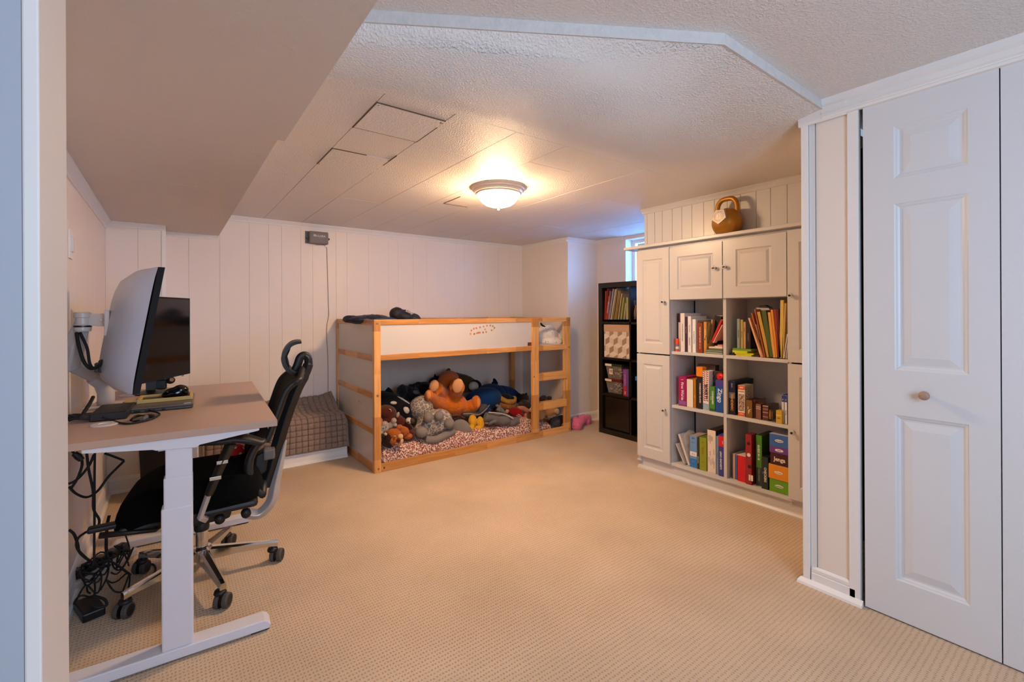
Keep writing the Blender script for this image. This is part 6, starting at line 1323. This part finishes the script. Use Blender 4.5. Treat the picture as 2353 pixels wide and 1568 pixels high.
# ------------------------------------------------------------------ black bin by the boxed-in corner
bn2 = thing('waste_bin', 'black waste bin standing behind the desk chair by the corner', 'bin', (-.06, 3.86, 0))
bm = B()
for i, (w, z) in enumerate(((.095, 0), (.115, .37))): pass
A = [bm.verts.new((x, y, .002)) for x, y in ((-.15, 3.76), (.05, 3.76), (.05, 3.94), (-.15, 3.94))]; C = [bm.verts.new((x, y, .44)) for x, y in ((-.165, 3.745), (.065, 3.745), (.065, 3.955), (-.165, 3.955))]
for i in range(4): bm.faces.new((A[i], A[(i+1) % 4], C[(i+1) % 4], C[i]))
bm.faces.new(A)
obj('bin_body', bm, mat('bin_black', '#0c0b0b', .3, .1, 10, .3, 12), bn2, mods=[lambda o: setattr(o.modifiers.new('t', 'SOLIDIFY'), 'thickness', .004)])
obj('rim', prism(B(), [(-.17, 3.74), (.07, 3.74), (.07, 3.96), (-.17, 3.96)], lambda a, b, d: Vector((a, b, d)), .44, .448), BLACKP, bn2, bevel=.003)

# ================================================================== OFFICE CHAIR (faces the desk, seat partly under it)
ch = thing('office_chair', 'black mesh office chair with headrest and chrome five star base at the desk', 'chair', (.111, 2.512, 0))
CCX, CCY = .111, 2.512; YM = 2.512
CB = mat('chair_black_plastic', '#100e0f', .5, .06, 20, .05, 200)
FABK = mat('chair_black_fabric', '#050505', .95, .1, 30, .2, 300, spec=.1)
MESHM = mat('chair_black_mesh', '#070707', .7, .2, 200, .8, 500)
def Q(u, v, Y=YM): return P(u, v, Y=Y)
# base
cas = [(.411, 2.474), (.168, 2.212), (-.152, 2.376), (-.111, 2.734), (.24, 2.790)]
hub = Vector((CCX, CCY, 0))
obj('hub', lathe(B(), [(.001, .082), (.035, .082), (.040, .09), (.040, .142), (.034, .150), (.026, .152), (.001, .152)], (CCX, CCY, 0), 28), CHROME, ch, smooth=False)
for (x, y) in cas:
    d = Vector((x-CCX, y-CCY, 0)); L_ = d.length; d.normalize(); s = Vector((-d.y, d.x, 0)); e = hub+d*(L_-.012)
    bm = B(); pr_ = []
    for f, w, zt_, zb_ in ((.028, .021, .142, .088), (.45*L_, .017, .126, .088), (L_-.03, .014, .107, .082), (L_+.004, .012, .100, .074)):
        c = hub+d*f; pr_.append([bm.verts.new(c+s*a*w+Vector((0, 0, z))) for a, z in ((-1, zb_), (-1, zt_-.008), (-.55, zt_), (.55, zt_), (1, zt_-.008), (1, zb_))])
    for a, b in zip(pr_[:-1], pr_[1:]):
        for i in range(6): bm.faces.new((a[i], a[(i+1) % 6], b[(i+1) % 6], b[i]))
    bm.faces.new(pr_[0]); bm.faces.new(pr_[-1][::-1])
    sp_ = obj('base_arm', bm, CHROME, ch)
    obj('stem', lathe(B(), [(.012, .060), (.012, .094), (.010, .100), (.001, .100)], (e.x, e.y, 0), 14), CHROME, sp_, smooth=True)
    wd = Matrix.Rotation(random.uniform(-.4, .4)-.75, 3, 'Z') @ Vector((1, 0, 0))
    if (x, y) == cas[4]: wd = Vector((.8, -.6, 0))
    wd = Vector((.86, -.5, 0)).normalized(); 
    cs = obj('caster', lathe(B(), [(.001, -.006), (.020, -.006), (.024, 0), (.020, .012), (.001, .012)], (e.x-.006, e.y, .058), 16, Vector((0, 0, 1))), CB, ch, smooth=True)
    for sg in (-1, 1):
        c = Vector((x, y, .029))+wd*sg*.016
        obj('wheel', lathe(B(), [(.001, -.011), (.022, -.011), (.0285, -.009), (.029, 0), (.0285, .007), (.025, .009), (.001, .0095)], tuple(c), 26, wd*sg), CB, cs, smooth=False)
        obj('tread', lathe(B(), [(.0292, -.009), (.0297, -.007), (.0297, .004), (.0275, .0098), (.0225, .0100), (.022, .0092)], tuple(c), 26, wd*sg, cap=False), mat('caster_grey', '#4a4644', .6), cs)
obj('gas_lift', tube(B(), [Vector((CCX, CCY, .15)), Vector((CCX, CCY, .23))], .024, 24), CHROME, ch, smooth=False)
obj('lift_collar', lathe(B(), [(.028, .222), (.030, .23), (.030, .262), (.024, .27), (.001, .27)], (CCX, CCY, 0), 24), CB, ch, smooth=True)
obj('mechanism', bx(CCX-.12, CCX+.11, CCY-.08, CCY+.08, .268, .345), CB, ch, bevel=.02)
for a in (.16, .06): obj('adjuster_knob', lathe(B(), [(.001, 0), (.018, .002), (.020, .01), (.020, .03), (.001, .032)], (CCX+a, CCY-.11, .30), 16, Vector((0, -1, 0))), CB, ch, smooth=True)
obj('tilt_lever', tube(B(), [Vector((CCX-.10, CCY-.05, .33)), Vector((CCX-.16, CCY-.24, .355)), Vector((-.215, 2.30, .372))], [.008, .007, .012], 8), CB, ch, smooth=True)
obj('lever_paddle', bx(-.255, -.16, 2.33, 2.375, .372, .392), CB, ch, bevel=.008)
# seat
def seat():
    bm = B(); nx, ny = 22, 18; x0, x1, y0, y1 = -.185, .345, 2.262, 2.762; T, Bt = [], []
    for j in range(ny+1):
        r, q = [], []
        for i in range(nx+1):
            u, w = i/nx*2-1, j/ny*2-1
            rr = (abs(u)**4+abs(w)**4); k = 1/max(1, rr**.25) if rr > 1 else 1
            x, y = (x0+x1)/2+(x1-x0)/2*u*k, (y0+y1)/2+(y1-y0)/2*w*k
            e = max(0, 1-min(1, rr)**3); front = max(0, -u-.55)*.10
            z = .418+.078*e**.35-front+.012*w*w*(1 if u > -.5 else .4)
            r.append(bm.verts.new((x, y, z))); q.append(bm.verts.new((x*1.0, y, .385-front*.8-(1-rr if rr < 1 else 0)*.02)))
        T.append(r); Bt.append(q)
    for j in range(ny):
        for i in range(nx): bm.faces.new((T[j][i], T[j][i+1], T[j+1][i+1], T[j+1][i])); bm.faces.new((Bt[j][i], Bt[j+1][i], Bt[j+1][i+1], Bt[j][i+1]))
    for j in range(ny):
        for i in (0, nx): bm.faces.new((T[j][i], T[j+1][i], Bt[j+1][i], Bt[j][i]))
    for i in range(nx):
        for j in (0, ny): bm.faces.new((T[j][i], T[j][i+1], Bt[j][i+1], Bt[j][i]))
    return bm
obj('seat', seat(), FABK, ch, smooth=True, mods=[subsurf(1)])
obj('seat_pan', bx(-.15, .32, 2.285, 2.74, .352, .384), CB, ch, bevel=.014)
# spine: silver bracket and black upright
br = [Q(567, 1180)+Vector((0, 0, 0)), Q(592, 1182), Q(612, 1168), Q(626, 1145), Q(633, 1110), Q(645, 1060), Q(652, 1030), Q(657, 1012)]
obj('back_bracket', tube(B(), smoothpts(br, 4), [(.024 if i < 14 else .024-.018*(i-14)/14.) for i in range(29)], 4, sx=1.15, up=(0, 1, 0)), SILVER, ch, bevel=.006, label='silver painted lower back bracket')
spn = [Q(607, 1120), Q(622, 1075), Q(640, 1015), Q(660, 950), Q(682, 893), Q(700, 860), Q(708, 838), Q(708, 824), Q(700, 817)]
obj('spine', tube(B(), smoothpts(spn, 4), [.022]*20+[.019]*5+[.014]*8, 4, sx=1.4, up=(0, 1, 0)), CB, ch, bevel=.005)
# headrest bracket and cushion
obj('headrest_bracket', tube(B(), smoothpts([Q(709, 840), Q(708, 824), Q(700, 817), Q(690, 822), Q(684, 838), Q(678, 852)], 5), .010, 8, sx=2.0, up=(0, 1, 0)), CB, ch, smooth=True)
hp_ = [Q(692, 785), Q(680, 786), Q(668, 791), Q(657, 803), Q(651, 819), Q(655, 836), Q(664, 848), Q(676, 855), Q(686, 853)]
def ribbon(pts, ys, th, m, name, par, bulge=0):
    """band following the profile pts, running across the chair; ys = (near, far), th thickness"""
    pts = smoothpts(pts, 4); bm = B(); n = len(pts); ny = 10; G = [[], []]
    for i, p in enumerate(pts):
        t = (pts[min(i+1, n-1)]-pts[max(0, i-1)]); t.y = 0; t.normalize(); nn = Vector((t.z, 0, -t.x)); k = i/(n-1)
        tt = th*(.45+.55*math.sin(PI*min(1, max(0, k)))**.5)
        for s in (0, 1):
            row = []
            for j in range(ny+1):
                w = j/ny*2-1; y = (ys[0]+ys[1])/2+(ys[1]-ys[0])/2*w*(1-.12*(abs(2*k-1)**3))
                row.append(bm.verts.new(Vector((p.x, y, p.z))+nn*(tt*(.5 if s else -.5))+Vector((bulge*(1-w*w), 0, 0))))
            G[s].append(row)
    for s in (0, 1):
        for i in range(n-1):
            for j in range(ny): bm.faces.new((G[s][i][j], G[s][i][j+1], G[s][i+1][j+1], G[s][i+1][j]))
    for i in range(n-1):
        for j in (0, ny): bm.faces.new((G[0][i][j], G[0][i+1][j], G[1][i+1][j], G[1][i][j]))
    for j in range(ny):
        for i in (0, n-1): bm.faces.new((G[0][i][j], G[0][i][j+1], G[1][i][j+1], G[1][i][j]))
    return obj(name, bm, m, par, smooth=True, mods=[lambda o: o.modifiers.new('e', 'EDGE_SPLIT')])
hY = 2.512
ribbon(hp_, (hY-.11, hY+.11), .018, CB, 'headrest', ch)
ribbon([p+Vector((.012, 0, 0)) if i in (3, 4, 5) else p for i, p in enumerate(hp_)], (hY-.095, hY+.095), .012, MESHM, 'headrest_pad', ch)
# back frame: two side rails joined by a top bar, mesh between
pn_ = lambda pts, Y: [P(u, v, Y=Y) for u, v in pts]
sideU = [(682, 868), (668, 872), (654, 884), (640, 910), (625, 945), (612, 985), (603, 1010)]
nearpts = pn_([(684, 872), (672, 879), (657, 893), (646, 915), (632, 955), (619, 990), (609, 1012)], 2.34)
def shiftY(pts, Y): return [Vector((p.x, Y, p.z)) for p in pts]
backprof = [Vector((p.x, 0, p.z)) for p in nearpts]
obj('back_frame', tube(B(), smoothpts([Vector((backprof[0].x+.03, YM-.02, backprof[0].z+.028)), Vector((backprof[0].x+.015, YM-.12, backprof[0].z+.018))]+shiftY(backprof, YM-.205), 4), .0155, 8), CB, ch, smooth=True)
obj('back_frame', tube(B(), smoothpts([Vector((backprof[0].x+.03, YM+.02, backprof[0].z+.028)), Vector((backprof[0].x+.015, YM+.12, backprof[0].z+.018))]+shiftY(backprof, YM+.205), 4), .0155, 8), CB, ch, smooth=True)
ribbon([Vector((backprof[0].x+.008, 0, backprof[0].z+.012))]+backprof[1:], (YM-.20, YM+.20), .008, MESHM, 'back_mesh', ch, bulge=.035)
# lumbar frame below
lum = [P(u, v, Y=2.36) for u, v in ((606, 1004), (590, 1022), (576, 1046), (570, 1072), (573, 1098), (584, 1122), (602, 1136))]
for Y in (YM-.165, YM+.165): obj('lumbar_frame', tube(B(), smoothpts(shiftY(lum, Y), 4), [.013+.006*math.sin(PI*i/24) for i in range(25)], 8, sx=1.2), CB, ch, smooth=True)
ribbon([Vector((p.x, 0, p.z)) for p in lum], (YM-.165, YM+.165), .008, MESHM, 'lumbar_mesh', ch, bulge=.02)
obj('lumbar_bar', tube(B(), [Vector((lum[6].x, YM-.165, lum[6].z)), Vector((lum[6].x+.01, YM, lum[6].z+.005)), Vector((lum[6].x, YM+.165, lum[6].z))], .016, 8), CB, ch, smooth=True)
obj('lumbar_block', blockm := prism(B(), [(0, 0), (.035, .02), (.045, .08), (.03, .12), (-.01, .10), (-.02, .03)], lambda a, b, d: Q(604, 1070)+Vector((a-.02, d, b-.04)), -.05, .05), CB, ch, bevel=.01)
obj('link', bx(Q(622, 1040).x-.03, Q(622, 1040).x+.02, YM-.06, YM+.06, Q(622, 1040).z-.02, Q(622, 1040).z+.03), mat('link_grey', '#6a6462', .4), ch, bevel=.008)
# armrests
for Y, near in ((YM-.285, True), (YM+.285, False)):
    pad = [P(u, v, Y=2.26) for u, v in ((508, 1008), (540, 1003), (570, 1006), (598, 1013), (607, 1008))]
    obj('armrest_pad', tube(B(), shiftY([pad[0]+Vector((-.10, 0, .006))]+pad, Y), [.012, .018, .018, .018, .016, .010], 10, sx=2.3, up=(0, 0, 1)), CB, ch, smooth=True)
    post = [P(u, v, Y=2.28) for u, v in ((528, 1012), (515, 1040), (500, 1075), (484, 1112), (468, 1148), (458, 1180))]
    a = shiftY(post, Y)
    ob_ = obj('armrest_post', tube(B(), a[:4]+[(a[3]+a[4])/2], [.030, .026, .024, .024, .022], 4, sx=.8, up=(0, 1, 0)), CB, ch, bevel=.006)
    obj('post_sleeve', tube(B(), [(a[3]+a[4])/2+Vector((.002, 0, .006)), a[5], a[5]+Vector((.012, .05 if near else -.05, -.03)), Vector((CCX-.02, YM-.1 if near else YM+.1, .335))], [.019, .018, .016, .016], 4, sx=.7, up=(0, 1, 0)), SILVER, ob_, bevel=.004, label='silver lower sleeve of the armrest post')
    for k in (.35, 1.35): c = a[1].lerp(a[2], min(1, k)) if k < 1 else a[2].lerp(a[3], k-1); obj('height_button', box(B(), -.020, .020, -.0215 if near else .0190, -.0190 if near else .0215, -.007, .007, Matrix.Translation(c)), CHROME, ob_, bevel=.003)
# the chair is turned a little towards the corner of the desk
for o in list(ch.children):
    n = o.name.split('.')[0]
    y0 = {'back_frame': 2.307, 'back_mesh': 2.307, 'lumbar_frame': 2.347, 'lumbar_mesh': 2.347, 'lumbar_bar': 2.347, 'headrest': YM, 'headrest_pad': YM, 'spine': YM, 'headrest_bracket': YM,
          'armrest_pad': YM-.285, 'armrest_post': YM-.285, 'back_bracket': YM, 'lumbar_block': YM, 'link': YM, 'seat': 2.40, 'seat_pan': 2.40}.get(n)
    if y0 is None: continue
    for q in [o]+list(o.children):
        for v in q.data.vertices: v.co.x += (.12 if n in ('back_frame', 'back_mesh', 'seat', 'seat_pan', 'lumbar_mesh', 'lumbar_frame', 'lumbar_bar') else .19)*(v.co.y+CCY-y0)
# polka dotted cushion on the seat
pc = thing('polka_dot_ball', 'red soft ball with white dots lying on the seat of the office chair', 'ball', tuple(P(542, 1068, Y=2.60)))
c = P(541, 1070, Y=2.60); c.z = .497+.036
c = Vector((P(537, 1068, Y=2.70).x, 2.70, .498))
obj('ball', ell(B(), c, (.058, .058, .046), seg=32, rings=20), mat('red_plush', '#d40f12', .8, .06, 30, .2, 150), pc, smooth=True)
rnd = random.Random(2)
for k in range(22):
    z = 1-2*(k+.5)/22; a = k*2.4; n = Vector((math.cos(a)*math.sqrt(1-z*z), math.sin(a)*math.sqrt(1-z*z), z)); q = Vector((n.x*.058, n.y*.058, n.z*.046)); n2 = Vector((q.x/.058**2, q.y/.058**2, q.z/.046**2)).normalized()
    obj('white_dot', lathe(B(), [(.001, -.002), (.0085, -.002), (.0075, .0006), (.001, .001)], tuple(c+q), 14, n2), cmat('#f4dcd4', .8), pc)
